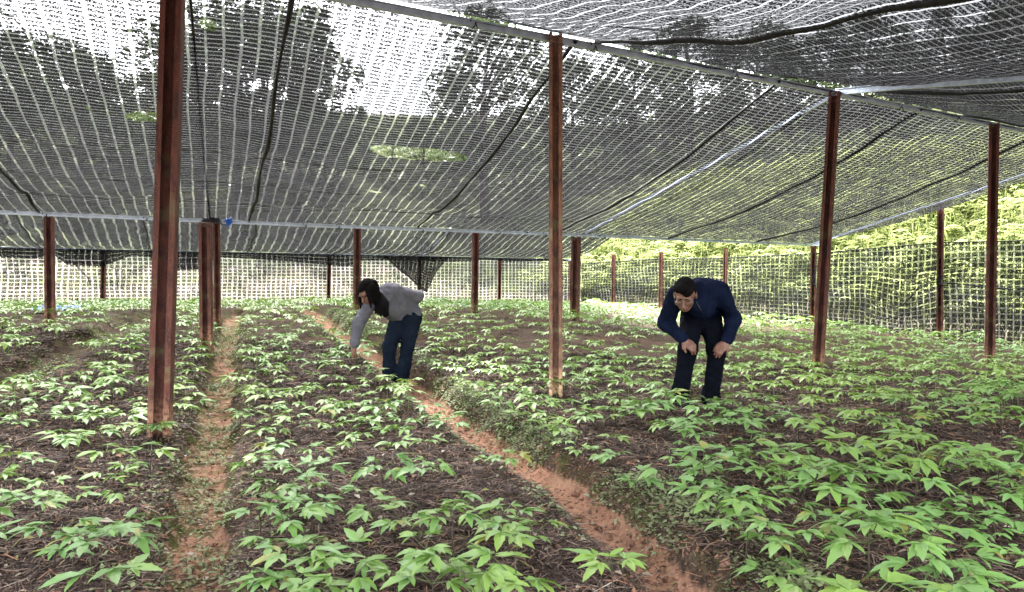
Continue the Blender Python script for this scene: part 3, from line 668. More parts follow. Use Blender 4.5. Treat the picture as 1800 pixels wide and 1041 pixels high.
# foot-of-net weeds and bare twigs behind the nets
bp = bank_points(5200, rs, .15, 2.2, -.7, 2.3)
V, Fc = blades(bp, rs.uniform(.15, .6, len(bp)), rs.uniform(.3, 1., len(bp)), .010, rs); me = mesh('bank_grass', V, Fc, M['straw']); fattr(me, 'tint', rs.uniform(0, 1, len(V)))
tag(obj('bank_grass', me), 'dry straw and stems at the foot of the fern bank', 'grass', None, 'stuff')
for i, (px, py, px2, py2, D, lab) in enumerate(((130, 462, 168, 522, 21.5, 'bare forked branch leaning behind the left part of the far net'),)):
    a, b = np.array(ray(px, py, D)), np.array(ray(px2, py2, D+.4)); m = MB(); m.add(tube([a, (a+b)/2+[.1, 0, .05], b], [.035, .028, .012], 6))
    m.add(tube([(a+b)/2+[.1, 0, .05], b+[-.35, .1, .1]], [.02, .006], 5)); m.add(tube([a*.4+b*.6, b+[.3, 0, .25]], [.018, .005], 5)); m.add(tube([b, (b[0]+.1, b[1], float(ground_z(b[:1], b[1:2])[0])-.05)], [.012, .008], 5))
    tag(obj('bare_branch', m.mesh('branch', M['bark'])), lab, 'branch')
a = np.array(hit(95, 551, lambda x, y: ground_z(x, y))); cb = MB(); nx = 14
Vt = [(a[0]-.35+.7*i/nx, a[1]+.25*j-.2, float(ground_z(np.array([a[0]]), np.array([a[1]]))[0])+.03+.05*abs(math.sin(i*1.3+j))+.03*j) for i in range(nx+1) for j in range(3)]
tag(obj('blue_tarp', mesh('tarp', Vt, [tuple(int(q) for q in f) for f in grid_faces(nx+1, 3)], M['blue'], True)), 'crumpled blue plastic strip on the ground at the far left', 'tarp')

# ------------------------------------------------------------------ ground litter
def needles(n, seed, xr, yr):
    rs = np.random.default_rng(seed)
    d = yr[0]+(yr[1]-yr[0])*rs.uniform(0, 1, n)**1.15; x = rs.uniform(-.80, .80, n)*d; y = d
    dep, bank, wh, _ = path_info(x, y); keep = rs.uniform(0, 1, n) > np.clip(dep*9, 0, .93)
    x, y = x[keep], y[keep]; n = len(x); z = ground_z(x, y)
    az = rs.uniform(0, 2*PI, n)+.6*wob(np.stack([x, y], -1), 2.5); L = rs.uniform(.05, .13, n); cv = rs.normal(0, .35, n); w = .0011+.00028*d[keep]
    P = []
    for k in (-1, 0, 1):
        a2 = az+cv*k; px_ = x+np.cos(az)*L*k*.5-np.sin(az)*cv*L*.25*k*k; py_ = y+np.sin(az)*L*k*.5+np.cos(az)*cv*L*.25*k*k
        zz = z+.004+rs.uniform(0, .016, n)+(k == 0)*rs.uniform(0, .008, n)
        sx, sy = -np.sin(a2)*w, np.cos(a2)*w; P += [np.stack([px_-sx, py_-sy, zz], -1), np.stack([px_+sx, py_+sy, zz+.0015], -1)]
    V = np.stack(P, 1).reshape(-1, 3); i = np.arange(n)[:, None]*6; Fc = np.concatenate([i+[0, 1, 3, 2], i+[2, 3, 5, 4]], 0)
    t = rs.uniform(0, 1, n)**1.6; pal = np.array([[.027, .0175, .0145], [.09, .058, .045], [.24, .168, .13]])
    c = np.where(t[:, None] < .5, pal[0]+(pal[1]-pal[0])*(t[:, None]*2), pal[1]+(pal[2]-pal[1])*(t[:, None]*2-1))
    c = np.where(rs.uniform(0, 1, (n, 1)) < .04, np.array([[.30, .15, .09]]), c)
    me = mesh('needle_mulch', V, Fc, M['needle']); cattr(me, 'col', np.repeat(c, 6, 0)); return me
tag(obj('needle_mulch', needles(190000, 3, None, (1.6, 9.5))), 'brown pine needle mulch covering the beds', 'mulch', None, 'stuff')
def weeds(n, seed):
    rs = np.random.default_rng(seed); nc = n//9
    which = rs.choice(3, nc, p=[.66, .20, .14]); X = []; Y = []; Sz = []
    for k in range(3):
        P = PATHS[k][0]; m = int((which == k).sum()); seg = np.hypot(*(P[1:]-P[:-1]).T); cum = np.r_[0, np.cumsum(seg)]
        s = rs.uniform(cum[1]*.55, cum[-2], m); i = np.clip(np.searchsorted(cum, s)-1, 0, len(P)-2); f = (s-cum[i])/seg[i]
        c = P[i]+(P[i+1]-P[i])*f[:, None]; dd = (P[i+1]-P[i])/seg[i][:, None]; nn = np.stack([dd[:, 1], -dd[:, 0]], -1)
        if k == 0: off = np.where(rs.uniform(0, 1, m) < .86, rs.normal(.27, .10, m), rs.normal(-.22, .05, m))
        elif k == 1: off = rs.normal(0, .22, m)
        else: off = rs.normal(0, .25, m)
        X.append(c[:, 0]+nn[:, 0]*off); Y.append(c[:, 1]+nn[:, 1]*off)
    X = np.concatenate(X); Y = np.concatenate(Y); cl = (wob(np.stack([X, Y], -1), 3.3, 7) > -.15) & (seg_dist(X, Y, PATHS[0][0])[0] > .13); X, Y = X[cl], Y[cl]
    X = np.repeat(X, 9)+rs.normal(0, .03, len(X)*9); Y = np.repeat(Y, 9)+rs.normal(0, .03, len(Y)*9); n = len(X)
    Z = ground_z(X, Y)+rs.uniform(.004, .035, n); az = rs.uniform(0, 2*PI, n); L = rs.uniform(.006, .017, n); tl = rs.normal(0, .35, n)
    d = np.stack([np.cos(az), np.sin(az), tl], -1); s = np.stack([-np.sin(az), np.cos(az), rs.normal(0, .3, n)], -1); c = np.stack([X, Y, Z], -1); L = L[:, None]
    V = np.stack([c-d*L, c+s*L*.62-d*L*.1, c+d*L*.9, c-s*L*.62-d*L*.1], 1).reshape(-1, 3)
    me = mesh('weed_cover', V, np.arange(4*n).reshape(n, 4), M['weed']); fattr(me, 'tint', np.repeat(rs.uniform(0, 1, n), 4)); return me
tag(obj('weed_cover', weeds(70000, 9)), 'tiny pale green weeds and moss along the path banks', 'weeds', None, 'stuff')
def crumbs(n, seed):
    rs = np.random.default_rng(seed); d = 2+rs.uniform(0, 1, n)**1.3*9; x = rs.uniform(-.8, .8, n)*d
    dep, bank, wh, _ = path_info(x, d); k = rs.uniform(0, 1, n) < np.clip(bank*.9+dep*5, .03, 1); x, d = x[k], d[k]; n = len(x)
    c = np.stack([x, d, ground_z(x, d)], -1); r = rs.uniform(.004, .014, n)*np.where(rs.uniform(0, 1, n) < .12, 2.2, 1.)
    o = np.array([[1, 0, 0], [-1, 0, 0], [0, 1, 0], [0, -1, 0], [0, 0, 1], [0, 0, -1]], float)
    V = (c[:, None]+o[None]*(r[:, None, None]*rs.uniform(.6, 1.3, (n, 6, 1)))).reshape(-1, 3)
    f = np.array([[0, 2, 4], [2, 1, 4], [1, 3, 4], [3, 0, 4], [2, 0, 5], [1, 2, 5], [3, 1, 5], [0, 3, 5]]); Fc = (np.arange(n)[:, None, None]*6+f[None]).reshape(-1, 3)
    me = mesh('soil_crumbs', V, Fc, M['needle']); t = rs.uniform(0, 1, (n, 1)); cattr(me, 'col', np.repeat(np.array([[.12, .055, .035]])*(1-t)+np.array([[.34, .18, .115]])*t, 6, 0)); return me
tag(obj('soil_crumbs', crumbs(26000, 5)), 'loose red soil crumbs on the paths and banks', 'soil', None, 'stuff')

def litter(n, seed):
    rs = np.random.default_rng(seed); d = 1.8+rs.uniform(0, 1, n)**1.4*8; x = rs.uniform(-.8, .8, n)*d; z = ground_z(x, d)+rs.uniform(.008, .025, n)
    az = rs.uniform(0, 2*PI, n); tw = rs.uniform(0, 1, n) < .35; L = np.where(tw, rs.uniform(.05, .16, n), rs.uniform(.012, .038, n)); w = np.where(tw, .0022, L*rs.uniform(.3, .5, n))
    a = np.stack([np.cos(az), np.sin(az), rs.normal(0, .12, n)], -1)*L[:, None]; b = np.stack([-np.sin(az), np.cos(az), rs.normal(0, .3, n)], -1)*w[:, None]; c = np.stack([x, d, z], -1); up = np.array([0, 0, 1.])*(L*.25*~tw)[:, None]
    V = np.stack([c-a, c-b+up, c+a, c+b+up], 1).reshape(-1, 3); pal = np.array([[.30, .24, .17], [.17, .10, .06], [.24, .13, .08], [.38, .33, .26], [.20, .20, .07]]); col = pal[rs.integers(0, 5, n)]
    me = mesh('leaf_litter', V, np.arange(4*n).reshape(n, 4), M['needle']); cattr(me, 'col', np.repeat(col, 4, 0)); return me
tag(obj('leaf_litter', litter(5200, 8)), 'dead leaves and twigs strewn over the mulch', 'litter', None, 'stuff')

# ------------------------------------------------------------------ ginseng seedlings
def leaflet_arr(droop, wid, fold, nseg=6, seed=0, serr=.0):
    r = np.random.default_rng(seed); t = np.linspace(0, 1, nseg+1)
    prof = np.sin(PI*np.clip(t, 0, 1)**.80)**.85*(1-.28*t); prof[0] = .04; prof[-1] = .0
    if serr: prof[1:-1] *= 1+serr*np.where(np.arange(nseg-1) % 2, 1, -1)
    ang = -droop*t**1.25; dx = np.cos(ang); dz = np.sin(ang); x = np.r_[0, np.cumsum((dx[1:]+dx[:-1])/2/nseg)]; z = np.r_[0, np.cumsum((dz[1:]+dz[:-1])/2/nseg)]
    V, UV = [], []; tw = r.normal(0, .12)
    for k in range(nseg+1):
        w = wid*prof[k]/2
        for s in (-1, 0, 1):
            V.append((x[k], s*w, z[k]+abs(s)*w*fold-s*w*tw+.01*math.sin(9*t[k]+s+seed)*abs(s))); UV.append((t[k], s*1.))
    return np.array(V), grid_faces(nseg+1, 3), np.array(UV)
def mk(name, A, mat):
    V, Fc, UV = A; me = mesh(name, V, Fc, mat, True); setuv(me, UV); fattr(me, 'tint', np.zeros(len(V))); return me
LEAFLETS = [mk('leaflet', leaflet_arr(.05+.10*k, .37+.03*(k % 3), .30-.05*(k % 4), 8, k, .10), M['leaf']) for k in range(8)]
def join(arrs):
    V, Fc, UV, o = [], [], [], 0
    for v, f, u in arrs: V.append(v); Fc.append(f+o); UV.append(u); o += len(v)
    return np.concatenate(V), np.concatenate(Fc), np.concatenate(UV)
def rot(A, rz=0., ry=0., sc=1., loc=(0, 0, 0)):
    v, f, u = A; c, s = math.cos(ry), math.sin(ry); x = v[:, 0]*c+v[:, 2]*s; z = -v[:, 0]*s+v[:, 2]*c; y = v[:, 1]
    c, s = math.cos(rz), math.sin(rz); return np.stack([x*c-y*s, x*s+y*c, z], -1)*sc+np.array(loc), f, u
def stalk(a, b, r0, r1):
    a, b = np.array(a, float), np.array(b, float); d = b-a; s = np.cross(d, [0, 0, 1.]); s = s/np.linalg.norm(s) if np.linalg.norm(s) > 1e-6 else np.array([1., 0, 0]); u = np.cross(s, d); u /= np.linalg.norm(u)
    V = np.array([a+s*r0, a-s*r0*.5+u*r0*.87, a-s*r0*.5-u*r0*.87, b+s*r1, b-s*r1*.5+u*r1*.87, b-s*r1*.5-u*r1*.87])
    return V, np.array([[0, 1, 4, 3], [1, 2, 5, 4], [2, 0, 3, 5]]), np.zeros((6, 2))
LA = [-1.35, -.70, 0., .70, 1.35]; LS = [.62, .92, 1.05, .92, .62]
def leaf_arr(r, nseg=5):
    pl = r.uniform(.05, .085); pz = pl*r.uniform(.15, .55); A = []
    for a, s in zip(LA, LS):
        A.append(rot(leaflet_arr(r.uniform(.02, .8), r.uniform(.38, .48), .25, nseg, r.randrange(99)), a+r.uniform(-.12, .12), r.uniform(-.14, .22), .110*s*r.uniform(.85, 1.15), (pl, 0, pz)))
    return join(A+[stalk((0, 0, 0), (pl, 0, pz), .0022, .0016)])
rp_ = random.Random(77)
LEAVES = [mk('leaf', leaf_arr(rp_), M['leaf']) for _ in range(10)]
def stem_mesh(h, bend): return mesh('stem', *tube([(0, 0, -.02), (bend*.4, .004, h*.5), (bend, 0, h)], [.0036, .003, .0026], 5), M['stem'], True)
STEMS = [(stem_mesh(.115+.016*k, .012*(k % 3-1)), .115+.016*k, .012*(k % 3-1)) for k in range(6)]
PETS = []
for k in range(5):
    r_ = random.Random(k); pl = .055+.011*k; pz = pl*(.15+.1*k); V, Fc, UV = stalk((0, 0, 0), (pl, 0, pz), .0024, .0018)
    PETS.append((mesh('leaf_stalk', V, Fc, M['petiole']), pl, pz))
# plants surveyed one by one in the foreground: column, row of the crown in the photograph, size
NEAR = [(80, 669), (124, 673), (203, 673), (26, 691), (168, 698), (22, 715), (73, 720), (121, 711), (22, 742), (110, 748), (176, 753), (216, 746), (124, 772), (183, 786), (263, 750), (227, 794), (263, 792),
        (44, 794), (11, 801), (198, 812), (205, 834, .7), (84, 832, .8), (11, 839), (66, 865), (121, 858), (48, 889), (95, 931, 1.1), (128, 952), (160, 955, 1.1), (205, 916), (229, 912, .9), (179, 1032, 1.2), (-20, 880), (-30, 930),
        (439, 722), (476, 708), (447, 667), (509, 678), (545, 668), (575, 690), (510, 698), (487, 742), (457, 757), (512, 737), (549, 737), (457, 784), (492, 788), (556, 781), (571, 816), (447, 814), (483, 803), (487, 847), (523, 825),
        (531, 854), (458, 887), (512, 880), (549, 876), (505, 916, 1.1), (494, 935), (476, 955), (527, 964), (571, 964), (505, 1000), (530, 1030), (585, 1022), (465, 990), (600, 700), (640, 690), (590, 735), (610, 760), (645, 735),
        (853, 788), (889, 799, .8), (790, 737), (765, 728), (743, 715), (691, 697), (666, 722), (629, 766), (713, 748), (695, 781), (750, 770), (673, 814), (761, 794, .8), (739, 815), (637, 850), (662, 876), (702, 905, 1.15), (801, 856), (776, 876),
        (893, 863, .7), (845, 894), (893, 898), (798, 925, 1.1), (933, 920), (889, 942), (699, 971, 1.1), (746, 951), (790, 958), (871, 986), (885, 1012), (622, 953), (615, 1020), (760, 1030, 1.15), (820, 1033, 1.2), (911, 1037, 1.1), (955, 1017, .6),
        (1078, 990, 1.2), (1180, 700), (1212, 690), (1248, 694), (1290, 688), (1232, 716), (1272, 710), (1200, 724), (1258, 728), (1310, 705), (1160, 705), (1014, 784, .85), (988, 764, .7), (1083, 777, .85), (1055, 775, .8), (1116, 825, .9), (1182, 828), (948, 744), (985, 738), (910, 715), (870, 700), (1164, 733, 1.1), (1061, 722), (1080, 745, .8), (1120, 700), (1020, 718), (960, 722), (890, 735, .8),
        (1310, 925, 1.1), (1395, 935, 1.1), (1360, 915), (1550, 1010, 1.1), (1230, 860), (1260, 880, .9), (1480, 740), (1545, 728), (1600, 735), (1640, 733), (1725, 780, .7), (1690, 778, .7), (1490, 718)]
spots = []
for q in NEAR:
    x, y = hit(q[0], q[1], lambda a, b: ground_z(a, b, False), .165); spots.append((x, y, (q[2] if len(q) > 2 else 1.)*rp_.uniform(.70, .92), True))
BARE = [(1000, 930, 80, 75), (1130, 920, 110, 60), (1180, 1010, 110, 70), (1470, 708, 80, 16), (1720, 762, 110, 18), (1180, 592, 140, 10), (930, 578, 60, 9), (1080, 800, 60, 25), (1385, 690, 40, 14), (100, 622, 120, 14), (260, 640, 60, 10), (780, 690, 60, 22), (830, 735, 40, 20)]
def dens(px, py, bedn):
    if py > 745 and bedn in (2, 3): return 0.
    if py > 735 and bedn == 1 and px < 1180: return 0.
    for a, b, c, d in BARE:
        if ((px-a)/c)**2+((py-b)/d)**2 < 1: return .06
    if bedn == 1 and py > 780: return 1.
    return .85
rr = np.random.default_rng(15); cell = {}
def near_ok(x, y, md):
    i, j = int(math.floor(x/.25)), int(math.floor(y/.25))
    for a in range(i-1, i+2):
        for b in range(j-1, j+2):
            for (u, v) in cell.get((a, b), ()):
                if (u-x)**2+(v-y)**2 < md*md: return False
    return True
def put_cell(x, y): cell.setdefault((int(math.floor(x/.25)), int(math.floor(y/.25))), []).append((x, y))
for s in spots: put_cell(s[0], s[1])
N = 19000; yy = 1.3+rr.uniform(0, 1, N)**.72*21; xx = rr.uniform(-.82, .82, N)*np.maximum(yy, 2.5)
dp_, bk_, wh_, _ = path_info(xx, yy); zz = ground_z(xx, yy, False); okk = (np.maximum(d_far(xx, yy), d_right(xx, yy)) < -.35) & (dp_ < .03)
FEET = [(1.62, 6.5), (-1.3, 8.0)]
for x, y, z, k in zip(xx, yy, zz, okk):
    if not k or any((x-a)**2+(y-b)**2 < .16**2 for a, b in FEET): continue
    px = PX0+F*x/y; py = PYH-F*(z+.16-CZ)/y; bn = bed_of(x, y)
    if rr.uniform() > dens(px, py, bn): continue
    if y > 9.5 and .35*wob(np.array([[x, y]]), 1.1, 5)[0]+rr.uniform(-.3, .3) < -.24: continue
    md = (.135 if bn == 1 and py > 770 else .19) if y < 9 else .22
    if near_ok(x, y, md): put_cell(x, y); spots.append((float(x), float(y), float(rr.uniform(.52, 1.05) if y < 5 else rr.uniform(.65, 1.1)), False))
def vis(s):
    px = PX0+F*s[0]/max(s[1], .1); py = PYH+F*.95/max(s[1], .1); return (-40 < px < 1840 and s[1] > 1.6)
spots.sort(key=lambda s: s[1]+(0 if vis(s) else 100))
IND = spots[:300]; REST = spots[300:]
BEDN = {1: 'right bed', 2: 'middle bed', 3: 'left bed', 4: 'far left bed'}
SPECIAL = {(1078, 990): 'large drooping seedling leaning over the red path at the bottom centre', (853, 788): 'tall seedling standing alone on the edge of the red path', (955, 1017): 'tiny yellowish seedling alone near the bottom centre',
           (263, 750): 'seedling growing right in front of the foot of the nearest post', (160, 955): 'seedling with long drooping leaves at the bottom left', (790, 737): 'seedling on the red path edge nearest below the woman',
           (1164, 733): 'broad leafy seedling in front of the man, left of his feet', (702, 905): 'big many-leaved seedling in the open middle of the middle bed', (893, 863): 'small pale seedling on bare mulch near the red path bend',
           (1725, 780): 'lone small seedling on the bare strip at the right edge', (205, 916): 'tall thin seedling at the edge of the mossy path, lower left', (820, 1033): 'wide seedling cut off by the bottom edge at centre'}
spec_xy = {}
for k, v in SPECIAL.items():
    x, y = hit(k[0], k[1], lambda a, b: ground_z(a, b, False), .165); spec_xy[(round(x, 3), round(y, 3))] = v
NL = [random.Random(i*31+7).choice([3, 3, 4, 4, 5]) for i in range(300)]; LABS = {}
_rows = {}
for i in sorted(range(len(IND)), key=lambda q: IND[q][0]/IND[q][1]):
    x, y, sz, man = IND[i]; size = 'small' if sz < .82 else 'large' if sz > .95 else 'medium'
    row = 'at the front' if y < 2.9 else 'near the front' if y < 3.7 else 'just before the nearest post' if y < 4.7 else 'level with the nearest post' if y < 5.7 else 'behind the nearest post'
    key = f"{size} {['three', 'four', 'five'][NL[i]-3]}-leaved seedling in the {BEDN[bed_of(x, y)]} {row}"; _rows[key] = _rows.get(key, 0)+1
    LABS[i] = f'{key}, {ORD[_rows[key]-1]} from left'
for i, (x, y, sz, man) in enumerate(IND):
    bn = bed_of(x, y); z = float(ground_z(np.array([x]), np.array([y]))[0]); r = random.Random(i*13+1)
    st, h, bend = STEMS[r.randrange(6)]; e = obj('ginseng_seedling', None, None, (x, y, z), (r.uniform(-.07, .07), r.uniform(-.07, .07), r.uniform(0, 2*PI)), sz)
    px = PX0+F*x/y; depth = 'in the foreground' if y < 3.6 else 'level with the nearest post' if y < 5.6 else 'beyond the nearest post'
    r.choice([3]); nl = NL[i]
    lab = spec_xy.get((round(x, 3), round(y, 3)))
    tag(e, lab or LABS[i], 'seedling', 'ginseng seedlings in the '+BEDN[bn])
    obj('stem', st, e); a0 = r.uniform(0, 6.28)
    if lab and 'many' in lab: nl = 6
    for k in range(nl):
        az = a0+2*PI*k/nl+r.uniform(-.3, .3); tilt = r.uniform(-.22, .25); sc = r.uniform(.9, 1.25)
        if i < 135:
            pm, pl, pz = PETS[r.randrange(5)]
            lf = obj('leaf', pm, e, (bend, 0, h-.002*k), (0, -tilt, az), sc)
            for a, s in zip(LA, LS):
                obj('leaflet', LEAFLETS[r.randrange(8)], lf, (pl, 0, pz), (r.uniform(-.25, .25), r.uniform(-.16, .24), a+r.uniform(-.15, .15)), .112*s*r.uniform(.85, 1.15))
        else:
            obj('leaf', LEAVES[r.randrange(10)], e, (bend, 0, h-.002*k), (0, -tilt, az), sc)
def plant_arr(r, nseg):
    h = r.uniform(.12, .19); nl = r.choice([3, 4, 4, 5]); a0 = r.uniform(0, 6.28); A = []
    for k in range(nl): A.append(rot(leaf_arr(r, nseg), a0+2*PI*k/nl+r.uniform(-.3, .3), -r.uniform(-.3, .2), r.uniform(.85, 1.2), (0, 0, h)))
    return join(A+[stalk((0, 0, -.02), (.004, 0, h), .003, .0024)])
PV = [plant_arr(random.Random(200+k), 3) for k in range(14)]
Vs, Fs, Us, Ts, off = [], [], [], [], 0
for i, (x, y, sz, man) in enumerate(REST):
    v, f, u = rot(PV[i % 14], rr.uniform(0, 6.28), 0, sz*(1.0 if y < 12 else 1.12)); z = float(ground_z(np.array([x]), np.array([y]))[0])
    Vs.append(v+[x, y, z]); Fs.append(f+off); Us.append(u); Ts.append(np.full(len(v), rr.uniform(0, 1))); off += len(v)
me = mesh('seedling_mass', np.concatenate(Vs), np.concatenate(Fs), M['leaf'], True); setuv(me, np.concatenate(Us)); fattr(me, 'tint', np.concatenate(Ts))
tag(obj('seedling_mass', me), 'mass of distant green seedlings filling the beds to the nets', 'seedlings', None, 'stuff')
print('plants', len(spots), 'tris', sum(len(m.polygons)*2 for m in bpy.data.meshes))

# ------------------------------------------------------------------ people
def vnets(Fv, org, h):
    """naive surface nets"""
    ins = Fv < 0; nx, ny, nz = Fv.shape
    def corner(i, j, k): return (slice(i, nx-1+i), slice(j, ny-1+j), slice(k, nz-1+k))
    cs = [(i, j, k) for i in (0, 1) for j in (0, 1) for k in (0, 1)]
    cnt = sum(ins[corner(*c)].astype(np.int8) for c in cs); act = (cnt > 0) & (cnt < 8); idx = np.argwhere(act)
    acc = np.zeros((len(idx), 3)); num = np.zeros(len(idx)); g = {c: Fv[corner(*c)][act] for c in cs}
    for a in cs:
        for ax in range(3):
            if a[ax]: continue
            b = list(a); b[ax] = 1; b = tuple(b); fa, fb = g[a], g[b]; m = (fa < 0) != (fb < 0)
            t = np.where(m, fa/np.where(m, fa-fb, 1), 0); p = np.tile(np.array(a, float), (len(idx), 1)); p[:, ax] += t
            acc[m] += p[m]; num[m] += 1
    V = (idx+acc/num[:, None])*h+org; ids = -np.ones(act.shape, dtype=np.int64); ids[tuple(idx.T)] = np.arange(len(idx)); Q = []
    for ax in range(3):
        s0 = [slice(1, -1)]*3; s0[ax] = slice(0, -1); s1 = [slice(1, -1)]*3; s1[ax] = slice(1, None)
        A, B = ins[tuple(s0)], ins[tuple(s1)]; o1, o2 = [(1, 2), (2, 0), (0, 1)][ax]
        for sgn, m in ((1, A & ~B), (-1, ~A & B)):
            e = np.argwhere(m); off = np.ones(3, int); off[ax] = 0; e = e+off
            if not len(e): continue
            d1 = np.zeros(3, int); d1[o1] = 1; d2 = np.zeros(3, int); d2[o2] = 1
            q = np.stack([ids[tuple((e-d1-d2).T)], ids[tuple((e-d2).T)], ids[tuple(e.T)], ids[tuple((e-d1).T)]], 1)
            Q.append(q if sgn > 0 else q[:, ::-1])
    return V, np.concatenate(Q)
def sdf_mesh(name, prims, h, mat, k=.03, fold=None, cut=None):
    lo, hi = np.full(3, 9.), np.full(3, -9.)
    for p in prims:
        if p[0] == 'rc':
            for c, r in ((p[1], p[3]), (p[2], p[4])): lo = np.minimum(lo, np.array(c)-r); hi = np.maximum(hi, np.array(c)+r)
        else: r = max(p[2]); lo = np.minimum(lo, np.array(p[1])-r); hi = np.maximum(hi, np.array(p[1])+r)
    lo -= 3*h+.015; hi += 3*h+.015; ax = [np.arange(lo[i], hi[i]+h, h) for i in range(3)]; Fv = np.full([len(a) for a in ax], .5)
    for p in prims:
        if p[0] == 'rc': a, b = np.array(p[1], float), np.array(p[2], float); mn = np.minimum(a-p[3], b-p[4]); mx = np.maximum(a+p[3], b+p[4])
        else: mn = np.array(p[1])-max(p[2]); mx = np.array(p[1])+max(p[2])
        sl_ = tuple(slice(max(0, int((mn[i]-.06-lo[i])/h)), int((mx[i]+.06-lo[i])/h)+2) for i in range(3))
        X, Y, Z = np.meshgrid(*[ax[i][sl_[i]] for i in range(3)], indexing='ij'); P = np.stack([X, Y, Z], -1)
        if p[0] == 'rc':
            d = b-a; t_ = np.clip(((P-a)@d)/(d@d+1e-12), 0, 1); D = np.linalg.norm(P-a-t_[..., None]*d, axis=-1)-(p[3]+(p[4]-p[3])*t_)
        else:
            R_ = p[3] if len(p) > 3 else np.eye(3); q = (P-np.array(p[1]))@R_; rd = np.array(p[2]); l = np.linalg.norm(q/rd, axis=-1); D = (l-1)*np.minimum(rd.min()*1.2, np.linalg.norm(q, axis=-1)/np.maximum(l, 1e-6))
        c = Fv[sl_]; hh = np.clip(.5+.5*(c-D)/k, 0, 1); Fv[sl_] = c*(1-hh)+D*hh-k*hh*(1-hh)
    if fold or cut:
        X, Y, Z = np.meshgrid(*ax, indexing='ij'); P = np.stack([X, Y, Z], -1)
        if fold: Fv = Fv+fold(P)
        if cut: Fv = np.maximum(Fv, cut(P))
    V, Q = vnets(Fv, lo, h); return mesh(name, V, Q, mat, True)
def frame(f, u):
    f = np.array(f, float); f /= np.linalg.norm(f); u = np.array(u, float); u -= f*(u@f); u /= np.linalg.norm(u); return np.stack([np.cross(f, u), f, u], 1)     # columns right, forward, up
def head_prims(c, R, s=1.):
    L = lambda *p: tuple(np.array(c)+R@np.array(p)*s)
    e = lambda p, r: ('el', L(*p), tuple(np.array(r)*s), R); q = lambda a, b, ra, rb: ('rc', L(*a), L(*b), ra*s, rb*s)
    P = [e((0, -.01, .025), (.076, .096, .092)), e((0, .03, -.045), (.060, .066, .075)), e((0, .058, -.085), (.034, .034, .026)), q((0, .094, .0), (0, .118, -.036), .010, .014), q((-.045, .08, .022), (.045, .08, .022), .012, .012)]
    for sg in (-1, 1): P += [e((sg*.079, -.008, -.012), (.010, .022, .033)), e((sg*.042, .062, -.03), (.026, .024, .024)), q((sg*.012, .095, -.058), (sg*.001, .099, -.058), .007, .009)]
    return P
def hand_prims(w, d, n, side, s=1., curl=.35, spread=.16):
    """palm from wrist w, fingers along d, back of the hand n; side +1/-1: thumb side"""
    R = frame(d, n); r, f, u = R[:, 0]*side, R[:, 1], R[:, 2]; w = np.array(w, float); P = [('rc', w, w+f*.03*s, .024*s, .026*s)]
    P.append(('el', w+f*.06*s, (.040*s, .048*s, .016*s), R))
    for i, (o, ln) in enumerate(((.030, .070), (.010, .080), (-.011, .074), (-.030, .058))):
        k0 = w+f*(.090-.006*abs(i-1))*s+r*o*s; dd = f*math.cos(curl*.4)+r*(o*spread*12)-u*math.sin(curl*.4); k1 = k0+dd*ln*.5*s; d2 = f*math.cos(curl*1.6)+r*(o*spread*10)-u*math.sin(curl*1.6); k2 = k1+d2*ln*.5*s
        P += [('rc', w+f*.06*s+r*o*.8*s, k0, .011*s, .0105*s), ('rc', k0, k1, .0095*s, .0085*s), ('rc', k1, k2, .0085*s, .0068*s)]
    t0 = w+f*.03*s+r*.028*s; t1 = t0+(f*.028+r*.030-u*.008)*s; t2 = t1+(f*.034+r*.010-u*.010)*s
    P += [('rc', t0, t1, .014*s, .011*s), ('rc', t1, t2, .0105*s, .008*s)]; return P
def skin_mat():
    t = NT('skin'); P = t.oco(); f = t.ss(t.noise(P, 14, 3), .35, .65); p = t.n('BsdfPrincipled'); t.put(p.inputs['Base Color'], t.mix(f, (.17, .08, .053), (.22, .108, .073)))
    p.inputs['Roughness'].default_value = .5; p.inputs['Subsurface Weight'].default_value = .08; p.inputs['Subsurface Radius'].default_value = (.01, .004, .002); return t.done(p.outputs[0])
def cloth(name, a, b, scale=40, bs=.35, stretch=(1, 1, 1)):
    t = NT(name); P = t.oco(); mp = t.n('Mapping'); mp.inputs['Scale'].default_value = stretch; t.put(mp.inputs[0], P)
    f = t.ss(t.noise(P, 9, 5, .65), .35, .65); w = t.noise(mp.outputs[0], 14, 4, .6, .8); g = t.noise(P, 420, 2)
    c = t.mix(f, a, b); c = t.mix(t.ss(g, .4, .6, 0, .25), c, tuple(q*1.4 for q in b)); return t.done(t.pr(c, .9, .04, 0, t.M('ADD', w, t.M('MULTIPLY', g, .06)), bs, .02))
M['skin'] = skin_mat(); M['hair'] = cloth('black_hair', (.004, .0036, .0036), (.008, .007, .0068), 40, .5, (1, 1, 5))
M['navy'] = cloth('navy_jacket', (.004, .0065, .018), (.008, .0125, .032)); M['navy_t'] = cloth('dark_trousers', (.003, .0036, .006), (.005, .0065, .011))
M['grey'] = cloth('grey_hoodie', (.10, .096, .113), (.14, .136, .158)); M['denim'] = cloth('blue_denim', (.006, .0095, .018), (.012, .018, .031)); M['blackcloth'] = cloth('black_shirt_shadow', (.006, .006, .007), (.012, .012, .013))
M['shoe'] = simple('dark_shoe', (.02, .018, .017), (.035, .03, .028), 20, .6); M['eye'] = simple('dark_eye', (.012, .010, .009), None, 5, .2, .5); M['lip'] = simple('lip', (.22, .085, .07), None, 20, .5); M['metal'] = simple('spectacle_metal', (.22, .21, .19), None, 20, .35, .5, .8)
def folds(amp, sc, st=(1, 1, 1), seed=0): return lambda P: amp*wob(P*np.array(st), sc, seed)+amp*.5*wob(P*np.array(st), sc*2.3, seed+2)
def rc(a, b, ra, rb): return ('rc', a, b, ra, rb)
def el(c, r, R=None): return ('el', c, r) if R is None else ('el', c, r, R)
